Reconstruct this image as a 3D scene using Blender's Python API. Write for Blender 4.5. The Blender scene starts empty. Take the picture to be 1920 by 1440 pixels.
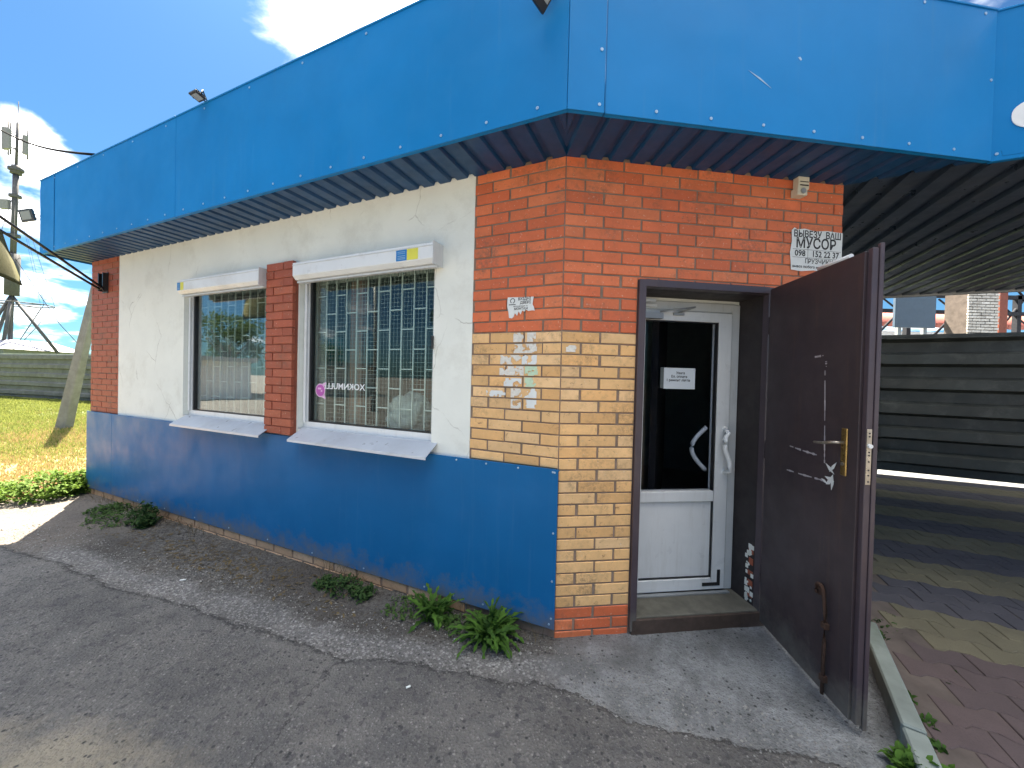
import bpy, bmesh, math, random
import numpy as np
from mathutils import Vector, Matrix, noise as mnoise

random.seed(7)
scene = bpy.context.scene
col = scene.collection

# ------------------------------------------------------------------ camera
F_PX, PITCH, ROLL, CAM_H = 690.85, -0.0131, 0.0251, 1.65
cam_d = bpy.data.cameras.new('camera')
cam = bpy.data.objects.new('camera', cam_d)
col.objects.link(cam)
cr, sr = math.cos(ROLL), math.sin(ROLL)
Zc = Vector((0, -math.sin(PITCH), math.cos(PITCH)))
Fw = Vector((0, math.cos(PITCH), math.sin(PITCH)))
Rv = Vector((1, 0, 0)) * cr + Zc * sr
Up = Vector((-1, 0, 0)) * sr + Zc * cr
m = Matrix((Rv, Up, -Fw)).transposed().to_4x4()
m.translation = Vector((0, 0, CAM_H))
cam.matrix_world = m
cam_d.sensor_width = 36.0
cam_d.lens = F_PX / 1920 * 36.0
cam_d.clip_start = 0.05
cam_d.clip_end = 2000
scene.camera = cam

# ------------------------------------------------------------------ world / sun
SUN_AZ = math.atan2(-0.56, 0.83)      # horizontal direction towards the sun (x, y)
SUN_EL = math.radians(57.6)
world = bpy.data.worlds.new('World')
scene.world = world
world.use_nodes = True
wn, wl = world.node_tree.nodes, world.node_tree.links
wn.clear()
w_out = wn.new('ShaderNodeOutputWorld')
w_bg = wn.new('ShaderNodeBackground')
w_bg.inputs['Strength'].default_value = 0.12
sky = wn.new('ShaderNodeTexSky')
sky.sky_type = 'NISHITA'
sky.sun_disc = False
sky.sun_elevation = SUN_EL
sky.sun_rotation = SUN_AZ
sky.air_density = 1.0
sky.dust_density = 0.6
sky.ozone_density = 2.5
tc = wn.new('ShaderNodeTexCoord')
sep = wn.new('ShaderNodeSeparateXYZ')
wl.new(tc.outputs['Generated'], sep.inputs[0])


def wmath(op, a, b=None, c=None, clamp=False):
    n = wn.new('ShaderNodeMath')
    n.operation = op
    n.use_clamp = clamp
    for i, v in enumerate((a, b, c)):
        if v is None:
            continue
        if isinstance(v, (int, float)):
            n.inputs[i].default_value = v
        else:
            wl.new(v, n.inputs[i])
    return n.outputs[0]


zc = wmath('MAXIMUM', sep.outputs[2], 0.02)
den = wmath('ADD', zc, 0.22)
px = wmath('DIVIDE', sep.outputs[0], den)
py = wmath('DIVIDE', sep.outputs[1], den)
comb = wn.new('ShaderNodeCombineXYZ')
wl.new(px, comb.inputs[0]); wl.new(py, comb.inputs[1])
nz = wn.new('ShaderNodeTexNoise')
nz.inputs['Scale'].default_value = 2.6
nz.inputs['Detail'].default_value = 9
nz.inputs['Roughness'].default_value = 0.58
nz.inputs['Distortion'].default_value = 0.25
wl.new(comb.outputs[0], nz.inputs['Vector'])
nz2 = wn.new('ShaderNodeTexNoise')
nz2.inputs['Scale'].default_value = 0.8
nz2.inputs['Detail'].default_value = 3
wl.new(comb.outputs[0], nz2.inputs['Vector'])
nz3 = wn.new('ShaderNodeTexNoise')
nz3.inputs['Scale'].default_value = 4.5
nz3.inputs['Detail'].default_value = 5
wl.new(comb.outputs[0], nz3.inputs['Vector'])
# visible cloud banks, plus an unseen overhead one added to brighten the shade; directions: (x, y, z, tightness, weight)
banks = [(-0.33, 0.675, 0.66, 110, 0.36), (-0.235, 0.70, 0.69, 250, 0.30), (-0.76, 0.555, 0.345, 520, 0.17),
         (-0.735, 0.585, 0.322, 700, 0.18), (-0.80, 0.55, 0.25, 400, 0.02), (-0.767, 0.607, 0.185, 260, 0.10),
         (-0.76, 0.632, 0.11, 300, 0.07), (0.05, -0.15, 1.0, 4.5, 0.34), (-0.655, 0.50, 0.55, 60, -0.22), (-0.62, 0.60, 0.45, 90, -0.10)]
acc = wmath('ADD', wmath('MULTIPLY', wmath('SUBTRACT', nz2.outputs['Fac'], 0.5), 0.5), 0.03)
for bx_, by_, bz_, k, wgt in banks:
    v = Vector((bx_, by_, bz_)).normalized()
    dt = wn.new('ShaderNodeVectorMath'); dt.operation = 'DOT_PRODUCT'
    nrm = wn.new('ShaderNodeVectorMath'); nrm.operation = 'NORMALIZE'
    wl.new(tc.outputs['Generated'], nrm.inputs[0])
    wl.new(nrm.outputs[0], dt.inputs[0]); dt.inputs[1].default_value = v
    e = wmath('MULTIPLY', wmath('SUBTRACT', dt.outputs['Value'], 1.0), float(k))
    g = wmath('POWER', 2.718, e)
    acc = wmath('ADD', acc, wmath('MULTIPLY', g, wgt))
dens = wmath('ADD', wmath('ADD', nz.outputs['Fac'], acc), -0.66)
mask = wmath('MULTIPLY', wmath('ADD', dens, 0.045), 5.0, clamp=True)
mask = wmath('POWER', mask, 1.7)
mask = wmath('SMOOTH_MIN', mask, 0.93, 0.1)
thick = wmath('MULTIPLY', wmath('SUBTRACT', wmath('MULTIPLY', nz3.outputs['Fac'], 1.0), 0.52), 5.0, clamp=True)
thick = wmath('MULTIPLY', thick, wmath('MULTIPLY', wmath('SUBTRACT', dens, 0.06), 9.0, clamp=True))
cl_mix = wn.new('ShaderNodeMix'); cl_mix.data_type = 'RGBA'
wl.new(thick, cl_mix.inputs[0])
cl_mix.inputs[6].default_value = (6.4, 6.6, 7.0, 1)
cl_mix.inputs[7].default_value = (1.25, 1.33, 1.48, 1)
# the blue of the sky as the camera recorded it, a little lighter
sk_mul = wn.new('ShaderNodeMix'); sk_mul.data_type = 'RGBA'; sk_mul.blend_type = 'MULTIPLY'
sk_mul.inputs[0].default_value = 1.0
wl.new(sky.outputs[0], sk_mul.inputs[6])
sk_mul.inputs[7].default_value = (0.062, 0.130, 0.188, 1)
mx = wn.new('ShaderNodeMix'); mx.data_type = 'RGBA'
wl.new(mask, mx.inputs[0])
wl.new(sk_mul.outputs[2], mx.inputs[6])
wl.new(cl_mix.outputs[2], mx.inputs[7])
wl.new(mx.outputs[2], w_bg.inputs['Color'])
wl.new(w_bg.outputs[0], w_out.inputs['Surface'])

sun_d = bpy.data.lights.new('sun', 'SUN')
sun_d.energy = 4.3
sun_d.angle = math.radians(0.5)
sun_d.color = (1.0, 0.95, 0.86)
sun = bpy.data.objects.new('sun', sun_d)
col.objects.link(sun)
to_sun = Vector((-0.56, 0.83, 0)).normalized() * math.cos(SUN_EL) + Vector((0, 0, math.sin(SUN_EL)))
sun.rotation_euler = to_sun.to_track_quat('Z', 'Y').to_euler()
sun.location = (0, 0, 30)

scene.view_settings.view_transform = 'Standard'
scene.view_settings.look = 'None'
scene.view_settings.exposure = 3.02
scene.view_settings.gamma = 1.0
scene.view_settings.use_white_balance = True      # the phone's white balance, set for the shade
scene.view_settings.white_balance_temperature = 7350
scene.view_settings.white_balance_tint = 10
scene.view_settings.use_curve_mapping = False
try:
    scene.cycles.max_bounces = 8
    scene.cycles.transparent_max_bounces = 16
    scene.cycles.caustics_reflective = False
    scene.cycles.caustics_refractive = False
except Exception:
    pass

# ------------------------------------------------------------------ frames
C0 = Vector((0.3113, 2.3699, 0))
dL = Vector((-0.91694, 0.39903, 0)); nL = Vector((-0.39903, -0.91694, 0))
dR = Vector((0.99158, 0.12949, 0)); nR = Vector((0.12949, -0.99158, 0))
ZV = Vector((0, 0, 1))
HS = 3.0825      # underside of the eaves
OH = 0.4147      # overhang
HT = 3.985       # top of the blue fascia
FS_L = ((Vector((0.25114, 1.94379, 0)) - C0).dot(dL))   # fascia corner along L
FS_R = ((Vector((0.25114, 1.94379, 0)) - C0).dot(dR))


class Fr:
    def __init__(s, o, d, n): s.o, s.d, s.n = o, d, n
    def __call__(s, a, b, z): return s.o + s.d * a + s.n * b + ZV * z


FL = Fr(C0, dL, nL)
FR = Fr(C0, dR, nR)
FW = Fr(Vector((0, 0, 0)), Vector((1, 0, 0)), Vector((0, 1, 0)))
Q = FR(2.026, 0, 0)
P2 = Vector((2.923, 2.303, 0))
LA = Vector((1.745, 2.52, 0)); LE = Vector((1.676, 1.755, 0))
dF = (LE - LA).normalized(); nF = Vector((dF.y, -dF.x, 0))      # steel door leaf frame; nF towards camera left
FF = Fr(LA, dF, nF)

# ------------------------------------------------------------------ object helpers
WO = {}


def link(o, parent=None, loc=(0, 0, 0)):
    col.objects.link(o)
    loc = Vector(loc)
    WO[o.name] = loc
    if parent is not None:
        o.parent = parent
        o.location = loc - WO[parent.name]
    else:
        o.location = loc
    return o


def tag(o, label=None, cat=None, group=None, kind=None):
    if label: o['label'] = label
    if cat: o['category'] = cat
    if group: o['group'] = group
    if kind: o['kind'] = kind
    return o


def empty(name, loc, label=None, cat=None, group=None, parent=None):
    o = bpy.data.objects.new(name, None)
    o.empty_display_size = 0.2
    link(o, parent, loc)
    return tag(o, label, cat, group)


class MB:
    """collects vertices in world space and links them as one mesh object"""
    def __init__(s): s.v, s.f, s.mi, s.sm = [], [], [], []; s.cur = 0
    def add(s, vs, fs, smooth=False):
        b = len(s.v)
        s.v += [Vector(x) for x in vs]
        for f in fs:
            s.f.append(tuple(b + i for i in f)); s.mi.append(s.cur); s.sm.append(smooth)
        return s
    def box(s, fr, a0, a1, b0, b1, z0, z1):
        vs = [fr(a, b, z) for z in (z0, z1) for b in (b0, b1) for a in (a0, a1)]
        return s.add(vs, [(0, 1, 3, 2), (4, 6, 7, 5), (0, 4, 5, 1), (2, 3, 7, 6), (0, 2, 6, 4), (1, 5, 7, 3)])
    def quad(s, p): return s.add(p, [tuple(range(len(p)))])
    def extr(s, pts, vec):
        """closed prism from a planar polygon pts extruded by vec"""
        n = len(pts); vec = Vector(vec)
        vs = [Vector(p) for p in pts] + [Vector(p) + vec for p in pts]
        return s.add(vs, [tuple(range(n)), tuple(range(2 * n - 1, n - 1, -1))] + [(i, (i + 1) % n, n + (i + 1) % n, n + i) for i in range(n)])
    def tube(s, pts, r, n=8, caps=True, smooth=True):
        pts = [Vector(p) for p in pts]
        rs = r if isinstance(r, (list, tuple)) else [r] * len(pts)
        vs = []
        for i, p in enumerate(pts):
            t = (pts[min(i + 1, len(pts) - 1)] - pts[max(i - 1, 0)]).normalized()
            u = t.cross(ZV)
            if u.length < 1e-3: u = t.cross(Vector((1, 0, 0)))
            u.normalize(); w = t.cross(u)
            for k in range(n):
                a = 2 * math.pi * k / n
                vs.append(p + (u * math.cos(a) + w * math.sin(a)) * rs[i])
        fs = []
        for i in range(len(pts) - 1):
            for k in range(n):
                fs.append((i * n + k, i * n + (k + 1) % n, (i + 1) * n + (k + 1) % n, (i + 1) * n + k))
        s.add(vs, fs, smooth)
        if caps:
            b = len(s.v) - len(vs)
            s.f.append(tuple(b + k for k in range(n))); s.mi.append(s.cur); s.sm.append(False)
            s.f.append(tuple(b + (len(pts) - 1) * n + k for k in range(n))); s.mi.append(s.cur); s.sm.append(False)
        return s
    def disc(s, c, nrm, r, h, n=10):
        c = Vector(c); nrm = Vector(nrm).normalized()
        return s.tube([c, c + nrm * h], r, n, smooth=False)
    def build(s, name, mats, parent=None, bevel=0, origin=None, recalc=True, label=None, cat=None, group=None, kind=None, attr=None):
        if not isinstance(mats, (list, tuple)): mats = [mats]
        A = np.array([tuple(v) for v in s.v], dtype=float)
        if origin is None:
            o = Vector(((A[:, 0].min() + A[:, 0].max()) / 2, (A[:, 1].min() + A[:, 1].max()) / 2, A[:, 2].min()))
        else:
            o = Vector(origin)
        A = A - np.array(tuple(o))
        me = bpy.data.meshes.new(name)
        me.from_pydata(A.tolist(), [], s.f)
        for mm in mats: me.materials.append(mm)
        me.polygons.foreach_set('material_index', s.mi)
        me.polygons.foreach_set('use_smooth', s.sm)
        if attr is not None:
            at = me.attributes.new('shade', 'FLOAT', 'POINT')
            at.data.foreach_set('value', attr)
        if recalc or bevel:
            bm = bmesh.new(); bm.from_mesh(me)
            if recalc: bmesh.ops.recalc_face_normals(bm, faces=bm.faces)
            if bevel:
                bmesh.ops.remove_doubles(bm, verts=bm.verts, dist=1e-5)
                bmesh.ops.bevel(bm, geom=[e for e in bm.edges if len(e.link_faces) == 2 and e.calc_face_angle(0) > 0.5], offset=bevel, segments=1, affect='EDGES', clamp_overlap=True)
            bm.to_mesh(me); bm.free()
        ob = bpy.data.objects.new(name, me)
        link(ob, parent, o)
        return tag(ob, label, cat, group, kind)


# ------------------------------------------------------------------ materials
def srgb(r, g, b):
    f = lambda c: (c / 255 / 12.92) if c / 255 <= 0.04045 else ((c / 255 + 0.055) / 1.055) ** 2.4
    return (f(r), f(g), f(b), 1)


def new_mat(name):
    mt = bpy.data.materials.new(name); mt.use_nodes = True
    nt = mt.node_tree
    bs = nt.nodes['Principled BSDF']
    return mt, nt.nodes, nt.links, bs


def pos_vec(N, L, scale=(1, 1, 1)):
    g = N.new('ShaderNodeNewGeometry')
    mp = N.new('ShaderNodeMapping')
    mp.inputs['Scale'].default_value = scale
    L.new(g.outputs['Position'], mp.inputs['Vector'])
    return mp.outputs[0]


def noise_n(N, L, vec, scale, detail=4, rough=0.55, dist=0):
    n = N.new('ShaderNodeTexNoise')
    n.inputs['Scale'].default_value = scale
    n.inputs['Detail'].default_value = detail
    n.inputs['Roughness'].default_value = rough
    n.inputs['Distortion'].default_value = dist
    L.new(vec, n.inputs['Vector'])
    return n.outputs['Fac']


def ramp(N, L, fac, stops):
    r = N.new('ShaderNodeValToRGB')
    el = r.color_ramp.elements
    while len(el) < len(stops): el.new(0.5)
    for e, (p, c) in zip(el, stops):
        e.position = p
        e.color = c if isinstance(c, (tuple, list)) else (c, c, c, 1)
    L.new(fac, r.inputs[0])
    return r.outputs[0]


def mixc(N, L, fac, a, b, mode='MIX'):
    m_ = N.new('ShaderNodeMix'); m_.data_type = 'RGBA'; m_.blend_type = mode
    for i, v in ((0, fac), (6, a), (7, b)):
        if isinstance(v, (int, float, tuple, list)):
            m_.inputs[i].default_value = v
        else:
            L.new(v, m_.inputs[i])
    return m_.outputs[2]


def mth(N, L, op, a, b=None, clamp=False):
    n = N.new('ShaderNodeMath'); n.operation = op; n.use_clamp = clamp
    for i, v in enumerate((a, b)):
        if v is None: continue
        if isinstance(v, (int, float)): n.inputs[i].default_value = v
        else: L.new(v, n.inputs[i])
    return n.outputs[0]


def bump(N, L, bs, h, strength=0.3, dist=0.01):
    b = N.new('ShaderNodeBump')
    b.inputs['Strength'].default_value = strength
    b.inputs['Distance'].default_value = dist
    L.new(h, b.inputs['Height'])
    L.new(b.outputs[0], bs.inputs['Normal'])


def surf(name, c, rough=0.6, var=0.12, dirt=None, dirt_amt=0.5, nscale=6, bs_=0.15, bscale=60, metal=0.0, coat=0.0, streak=False, rvar=0.1, spec=0.5):
    """painted / plain surface with tone variation, dirt patches and fine relief"""
    mt, N, L, bs = new_mat(name)
    v = pos_vec(N, L)
    n1 = noise_n(N, L, v, nscale, 5, 0.6)
    dark = tuple(x * (1 - var) for x in c[:3]) + (1,)
    lite = tuple(min(1, x * (1 + var)) for x in c[:3]) + (1,)
    base = ramp(N, L, n1, [(0.3, dark), (0.7, lite)])
    if dirt is not None:
        dv = pos_vec(N, L, (6, 6, 0.7)) if streak else v
        n2 = noise_n(N, L, dv, 2.3, 8, 0.7)
        msk = ramp(N, L, n2, [(0.52, 0.0), (0.75, dirt_amt)])
        base = mixc(N, L, msk, base, dirt)
    L.new(base, bs.inputs['Base Color'])
    n3 = noise_n(N, L, v, nscale * 2.5, 4)
    rr = ramp(N, L, n3, [(0.3, max(0, rough - rvar)), (0.7, min(1, rough + rvar))])
    L.new(rr, bs.inputs['Roughness'])
    bs.inputs['Metallic'].default_value = metal
    bs.inputs['Coat Weight'].default_value = coat
    bs.inputs['Specular IOR Level'].default_value = spec
    bs.inputs['Coat Roughness'].default_value = 0.12
    if bs_:
        bump(N, L, bs, noise_n(N, L, v, bscale, 6, 0.7), bs_, 0.004)
    return mt


def brick_mat(name, c1, c2, c3, paint=False):
    mt, N, L, bs = new_mat(name)
    v = pos_vec(N, L)
    oi = N.new('ShaderNodeObjectInfo')
    base = ramp(N, L, oi.outputs['Random'], [(0.0, c1), (0.5, c2), (1.0, c3)])
    hv = N.new('ShaderNodeHueSaturation')
    r2 = mth(N, L, 'FRACT', mth(N, L, 'MULTIPLY', oi.outputs['Random'], 17.3))
    L.new(mth(N, L, 'MULTIPLY_ADD', r2, 0.26 if not paint else 0.20), hv.inputs['Value'])
    hv.inputs['Value'].links[0].from_node.inputs[2].default_value = 0.84
    L.new(base, hv.inputs['Color']); base = hv.outputs[0]
    n1 = noise_n(N, L, v, 7, 8, 0.7)
    base = mixc(N, L, ramp(N, L, n1, [(0.35, 0.0), (0.72, 0.55)]), base, tuple(x * 0.62 for x in c2[:3]) + (1,))
    n2 = noise_n(N, L, v, 24, 7, 0.8, 0.8)
    base = mixc(N, L, ramp(N, L, n2, [(0.58, 0.0), (0.68, 0.8)]), base, (0.22, 0.095, 0.05, 1))
    n4 = noise_n(N, L, v, 60, 4, 0.7)
    base = mixc(N, L, ramp(N, L, n4, [(0.62, 0.0), (0.70, 0.5)]), base, (0.72, 0.60, 0.48, 1))
    n5 = noise_n(N, L, v, 3.0, 5, 0.7)
    grime = mth(N, L, 'MULTIPLY', ramp(N, L, n5, [(0.5, 0.0), (0.68, 0.6)]), ramp(N, L, noise_n(N, L, v, 40, 4, 0.8), [(0.4, 0.0), (0.6, 1.0)]))
    base = mixc(N, L, grime, base, (0.12, 0.085, 0.06, 1))
    L.new(base, bs.inputs['Base Color'])
    bs.inputs['Roughness'].default_value = 0.62 if paint else 0.85
    bump(N, L, bs, noise_n(N, L, v, 110, 6, 0.7), 0.35, 0.003)
    return mt


M = {}
M['red_brick'] = brick_mat('red_painted_brick', (0.70, 0.145, 0.055, 1), (0.77, 0.18, 0.068, 1), (0.82, 0.23, 0.095, 1), True)
M['pier_brick'] = brick_mat('dark_red_painted_brick', (0.40, 0.090, 0.045, 1), (0.44, 0.10, 0.050, 1), (0.47, 0.12, 0.060, 1), True)
M['yellow_brick'] = brick_mat('yellow_brick', (0.82, 0.46, 0.19, 1), (0.86, 0.52, 0.235, 1), (0.88, 0.58, 0.31, 1))
M['mortar'] = surf('mortar', (0.23, 0.17, 0.13, 1), 0.95, 0.25, (0.36, 0.14, 0.08, 1), 0.5, 12, 0.5, 90)
M['pier_mortar'] = surf('painted_mortar', (0.27, 0.075, 0.045, 1), 0.9, 0.25, None, 0, 12, 0.5, 90)
M['plaster'] = surf('white_plaster', (0.80, 0.82, 0.76, 1), 0.75, 0.04, (0.42, 0.40, 0.33, 1), 0.35, 3, 0.35, 35, spec=0.3)


def dent(mt, mud=False, sc1=(0.10, 0.22, 0.36, 1), sc2=(0.35, 0.48, 0.60, 1), a1=0.12, a2=0.4):
    N, L = mt.node_tree.nodes, mt.node_tree.links
    bs = N['Principled BSDF']
    v = pos_vec(N, L)
    b = N.new('ShaderNodeBump'); b.inputs['Strength'].default_value = 0.35; b.inputs['Distance'].default_value = 0.03
    L.new(noise_n(N, L, v, 1.7, 2, .5), b.inputs['Height'])
    if bs.inputs['Normal'].links: L.new(bs.inputs['Normal'].links[0].from_socket, b.inputs['Normal'])
    L.new(b.outputs[0], bs.inputs['Normal'])
    src = bs.inputs['Base Color'].links[0].from_socket
    st_ = noise_n(N, L, pos_vec(N, L, (9, 9, .45)), 2.0, 7, .7)
    src = mixc(N, L, ramp(N, L, st_, [(0.56, 0.0), (0.72, a1)]), src, sc1)
    sc_ = noise_n(N, L, v, 55, 3, .9, 1.5)
    src = mixc(N, L, ramp(N, L, sc_, [(0.73, 0.0), (0.76, a2)]), src, sc2)
    if mud:
        g = N.new('ShaderNodeNewGeometry'); sp = N.new('ShaderNodeSeparateXYZ'); L.new(g.outputs['Position'], sp.inputs[0])
        hgt = mth(N, L, 'SUBTRACT', noise_n(N, L, v, 6, 8, .75), mth(N, L, 'MULTIPLY', sp.outputs[2], 1.5))
        src = mixc(N, L, ramp(N, L, hgt, [(0.18, 0.0), (0.50, 0.75)]), src, (0.15, 0.14, 0.12, 1))
    L.new(src, bs.inputs['Base Color'])




def add_cracks(mt, scale=1.6, width=0.006, col_=(0.30, 0.29, 0.25, 1), amt=0.55, thr=0.60):
    N, L = mt.node_tree.nodes, mt.node_tree.links
    bs = N['Principled BSDF']
    src = bs.inputs['Base Color'].links[0].from_socket
    v = pos_vec(N, L)
    wn_ = N.new('ShaderNodeTexNoise'); wn_.inputs['Scale'].default_value = 5; wn_.inputs['Detail'].default_value = 6
    L.new(v, wn_.inputs['Vector'])
    av = N.new('ShaderNodeMix'); av.data_type = 'VECTOR'; av.inputs[0].default_value = 0.12
    L.new(v, av.inputs[4]); L.new(wn_.outputs['Color'], av.inputs[5])
    vo = N.new('ShaderNodeTexVoronoi'); vo.feature = 'DISTANCE_TO_EDGE'; vo.inputs['Scale'].default_value = scale
    L.new(av.outputs[1], vo.inputs['Vector'])
    ln = ramp(N, L, vo.outputs['Distance'], [(0.0, amt), (width, 0.0)])
    gate = ramp(N, L, noise_n(N, L, v, 1.3, 4, .6), [(thr - .04, 0.0), (thr + .04, 1.0)])
    m_ = mixc(N, L, mth(N, L, 'MULTIPLY', ln, gate), src, col_)
    L.new(m_, bs.inputs['Base Color'])


add_cracks(M['plaster'], 1.7, 0.007, amt=0.8, thr=0.54)
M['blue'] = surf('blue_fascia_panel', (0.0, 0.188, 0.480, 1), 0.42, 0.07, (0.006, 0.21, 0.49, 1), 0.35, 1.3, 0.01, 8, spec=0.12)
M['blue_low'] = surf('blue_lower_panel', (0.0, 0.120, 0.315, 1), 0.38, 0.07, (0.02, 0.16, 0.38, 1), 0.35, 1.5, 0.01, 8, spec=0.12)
M['soffit'] = surf('navy_profiled_steel', (0.001, 0.052, 0.150, 1), 0.45, 0.2, (0.005, 0.05, 0.12, 1), 0.5, 5, 0.05, 30)
M['canopy'] = surf('canopy_profiled_steel', (0.075, 0.100, 0.150, 1), 0.36, 0.15, (0.15, 0.15, 0.16, 1), 0.7, 4, 0.05, 30, metal=0.5)
M['dark'] = surf('dark_gap', (0.010, 0.012, 0.02, 1), 0.8, 0.2)
M['pvc'] = surf('white_pvc', (0.76, 0.78, 0.78, 1), 0.35, 0.04, (0.45, 0.43, 0.38, 1), 0.3, 5, 0.03, 40, streak=True)
M['pvc_old'] = surf('grubby_pvc', (0.60, 0.62, 0.62, 1), 0.4, 0.06, (0.32, 0.31, 0.28, 1), 0.5, 7, 0.05, 40, streak=True)
M['shutter'] = surf('white_aluminium', (0.74, 0.77, 0.78, 1), 0.35, 0.05, (0.42, 0.38, 0.33, 1), 0.4, 5, 0.03, 40)
M['sill'] = surf('sheet_metal_sill', (0.52, 0.57, 0.64, 1), 0.36, 0.06, (0.33, 0.33, 0.34, 1), 0.4, 6, 0.04, 25, metal=0.25)
M['brown'] = surf('brown_painted_steel', (0.045, 0.031, 0.036, 1), 0.5, 0.15, (0.09, 0.065, 0.06, 1), 0.4, 3, 0.06, 25)
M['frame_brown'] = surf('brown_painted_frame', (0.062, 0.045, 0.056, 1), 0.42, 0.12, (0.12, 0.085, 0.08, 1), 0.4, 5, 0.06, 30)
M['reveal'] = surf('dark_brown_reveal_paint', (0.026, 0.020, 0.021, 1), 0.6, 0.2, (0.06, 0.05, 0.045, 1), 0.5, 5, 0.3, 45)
M['rust'] = surf('rusty_iron', (0.07, 0.035, 0.022, 1), 0.85, 0.3, (0.15, 0.06, 0.03, 1), 0.6, 25, 0.4, 120)
M['steel'] = surf('worn_steel', (0.42, 0.38, 0.32, 1), 0.35, 0.2, (0.16, 0.11, 0.08, 1), 0.6, 30, 0.1, 80, metal=0.8)
M['brass'] = surf('brass', (0.36, 0.24, 0.09, 1), 0.32, 0.2, (0.09, 0.06, 0.03, 1), 0.6, 30, 0.05, 80, metal=0.85)
M['screw'] = surf('zinc_screw', (0.30, 0.45, 0.60, 1), 0.35, 0.1, None, 0, 6, 0, metal=0.3)
M['black'] = surf('black_plastic', (0.015, 0.016, 0.018, 1), 0.4, 0.2, (0.06, 0.06, 0.06, 1), 0.3)
M['white'] = surf('white_paint', (0.78, 0.80, 0.80, 1), 0.45, 0.04, (0.5, 0.48, 0.44, 1), 0.25)
M['grille'] = surf('white_grille_bars', (0.62, 0.68, 0.66, 1), 0.5, 0.06)
M['mesh'] = surf('grey_wire', (0.34, 0.40, 0.39, 1), 0.5, 0.06)
M['handle'] = surf('glossy_white_handle', (0.86, 0.88, 0.88, 1), 0.25, 0.02)
M['paper'] = surf('paper', (0.72, 0.75, 0.74, 1), 0.85, 0.05, (0.5, 0.48, 0.42, 1), 0.4, 20, 0.1, 60)
M['paper_old'] = surf('torn_paper', (0.70, 0.68, 0.62, 1), 0.9, 0.14, (0.42, 0.36, 0.28, 1), 0.7, 60, 0.2, 120)
M['paper_green'] = surf('pale_green_paper', (0.52, 0.68, 0.50, 1), 0.9, 0.08, (0.5, 0.48, 0.42, 1), 0.5, 60, 0.2, 120)
M['door_paper'] = surf('printed_sheet', (0.62, 0.68, 0.72, 1), 0.7, 0.05)
M['ink'] = surf('black_ink', (0.025, 0.026, 0.028, 1), 0.8, 0.2)
M['ink_soft'] = surf('grey_ink', (0.10, 0.12, 0.12, 1), 0.8, 0.2)
M['flag_blue'] = surf('sticker_blue', (0.01, 0.20, 0.52, 1), 0.5, 0.1)
M['flag_yellow'] = surf('sticker_yellow', (0.72, 0.68, 0.09, 1), 0.5, 0.1)
M['pink'] = surf('sticker_magenta', (0.50, 0.10, 0.42, 1), 0.5, 0.1)
M['pink_l'] = surf('sticker_pink', (0.80, 0.50, 0.72, 1), 0.5, 0.05)
M['olive'] = surf('olive_flag_cloth', (0.085, 0.083, 0.026, 1), 0.9, 0.12, (0.14, 0.12, 0.05, 1), 0.4, 4, 0.3, 200)
M['cable'] = surf('black_cable', (0.012, 0.012, 0.014, 1), 0.95, 0.1, spec=0.05)
M['mast'] = surf('dull_mast_steel', (0.085, 0.09, 0.10, 1), 0.7, 0.2, spec=0.2)
M['antenna'] = surf('antenna_plastic', (0.22, 0.23, 0.24, 1), 0.6, 0.1, spec=0.2)
M['concrete_post'] = surf('weathered_concrete', (0.17, 0.18, 0.18, 1), 0.9, 0.2, (0.09, 0.09, 0.085, 1), 0.6, 5, 0.5, 40)
M['kerb'] = surf('mossy_kerb_concrete', (0.20, 0.235, 0.215, 1), 0.9, 0.2, (0.07, 0.10, 0.06, 1), 0.6, 5, 0.5, 60)
M['fence_l'] = surf('grey_profiled_fence', (0.10, 0.105, 0.11, 1), 0.65, 0.25, (0.22, 0.22, 0.21, 1), 0.6, 2, 0.15, 12)
M['fence_r'] = surf('dark_green_profiled_fence', (0.034, 0.038, 0.034, 1), 0.45, 0.35, (0.13, 0.135, 0.12, 1), 0.6, 2, 0.15, 12)
M['galv'] = surf('galvanised_steel', (0.36, 0.38, 0.39, 1), 0.5, 0.2, (0.2, 0.2, 0.2, 1), 0.4, 3, 0.05, 20, metal=0.4)
M['roof_lav'] = surf('pale_sheet_roof', (0.20, 0.21, 0.27, 1), 0.6, 0.1, (0.22, 0.22, 0.26, 1), 0.4)
M['redbrown'] = surf('red_brown_primer', (0.22, 0.055, 0.03, 1), 0.6, 0.15, (0.1, 0.04, 0.03, 1), 0.5)
M['redroof'] = surf('red_sheet_roof', (0.42, 0.12, 0.09, 1), 0.6, 0.12, (0.3, 0.12, 0.1, 1), 0.5)
M['slate'] = surf('slate_blue_panel', (0.075, 0.115, 0.165, 1), 0.5, 0.06, (0.1, 0.13, 0.17, 1), 0.3)
M['base_brick'] = brick_mat('dirty_foundation_brick', (0.42, 0.26, 0.15, 1), (0.52, 0.33, 0.20, 1), (0.58, 0.40, 0.27, 1))
M['white_brick'] = brick_mat('white_painted_brick', (0.55, 0.53, 0.50, 1), (0.66, 0.64, 0.60, 1), (0.74, 0.72, 0.69, 1))
M['dark_mortar'] = surf('dark_mortar', (0.10, 0.08, 0.07, 1), 0.95, 0.3)
M['glass_floor'] = surf('grey_floor_tiles', (0.22, 0.21, 0.20, 1), 0.5, 0.1)
M['room'] = surf('dim_green_wall_paint', (0.34, 0.44, 0.41, 1), 0.8, 0.1)
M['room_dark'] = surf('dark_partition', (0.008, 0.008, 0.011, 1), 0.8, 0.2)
M['wood'] = surf('brown_wood', (0.34, 0.22, 0.17, 1), 0.6, 0.15, (0.1, 0.06, 0.05, 1), 0.5, 12)
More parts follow.
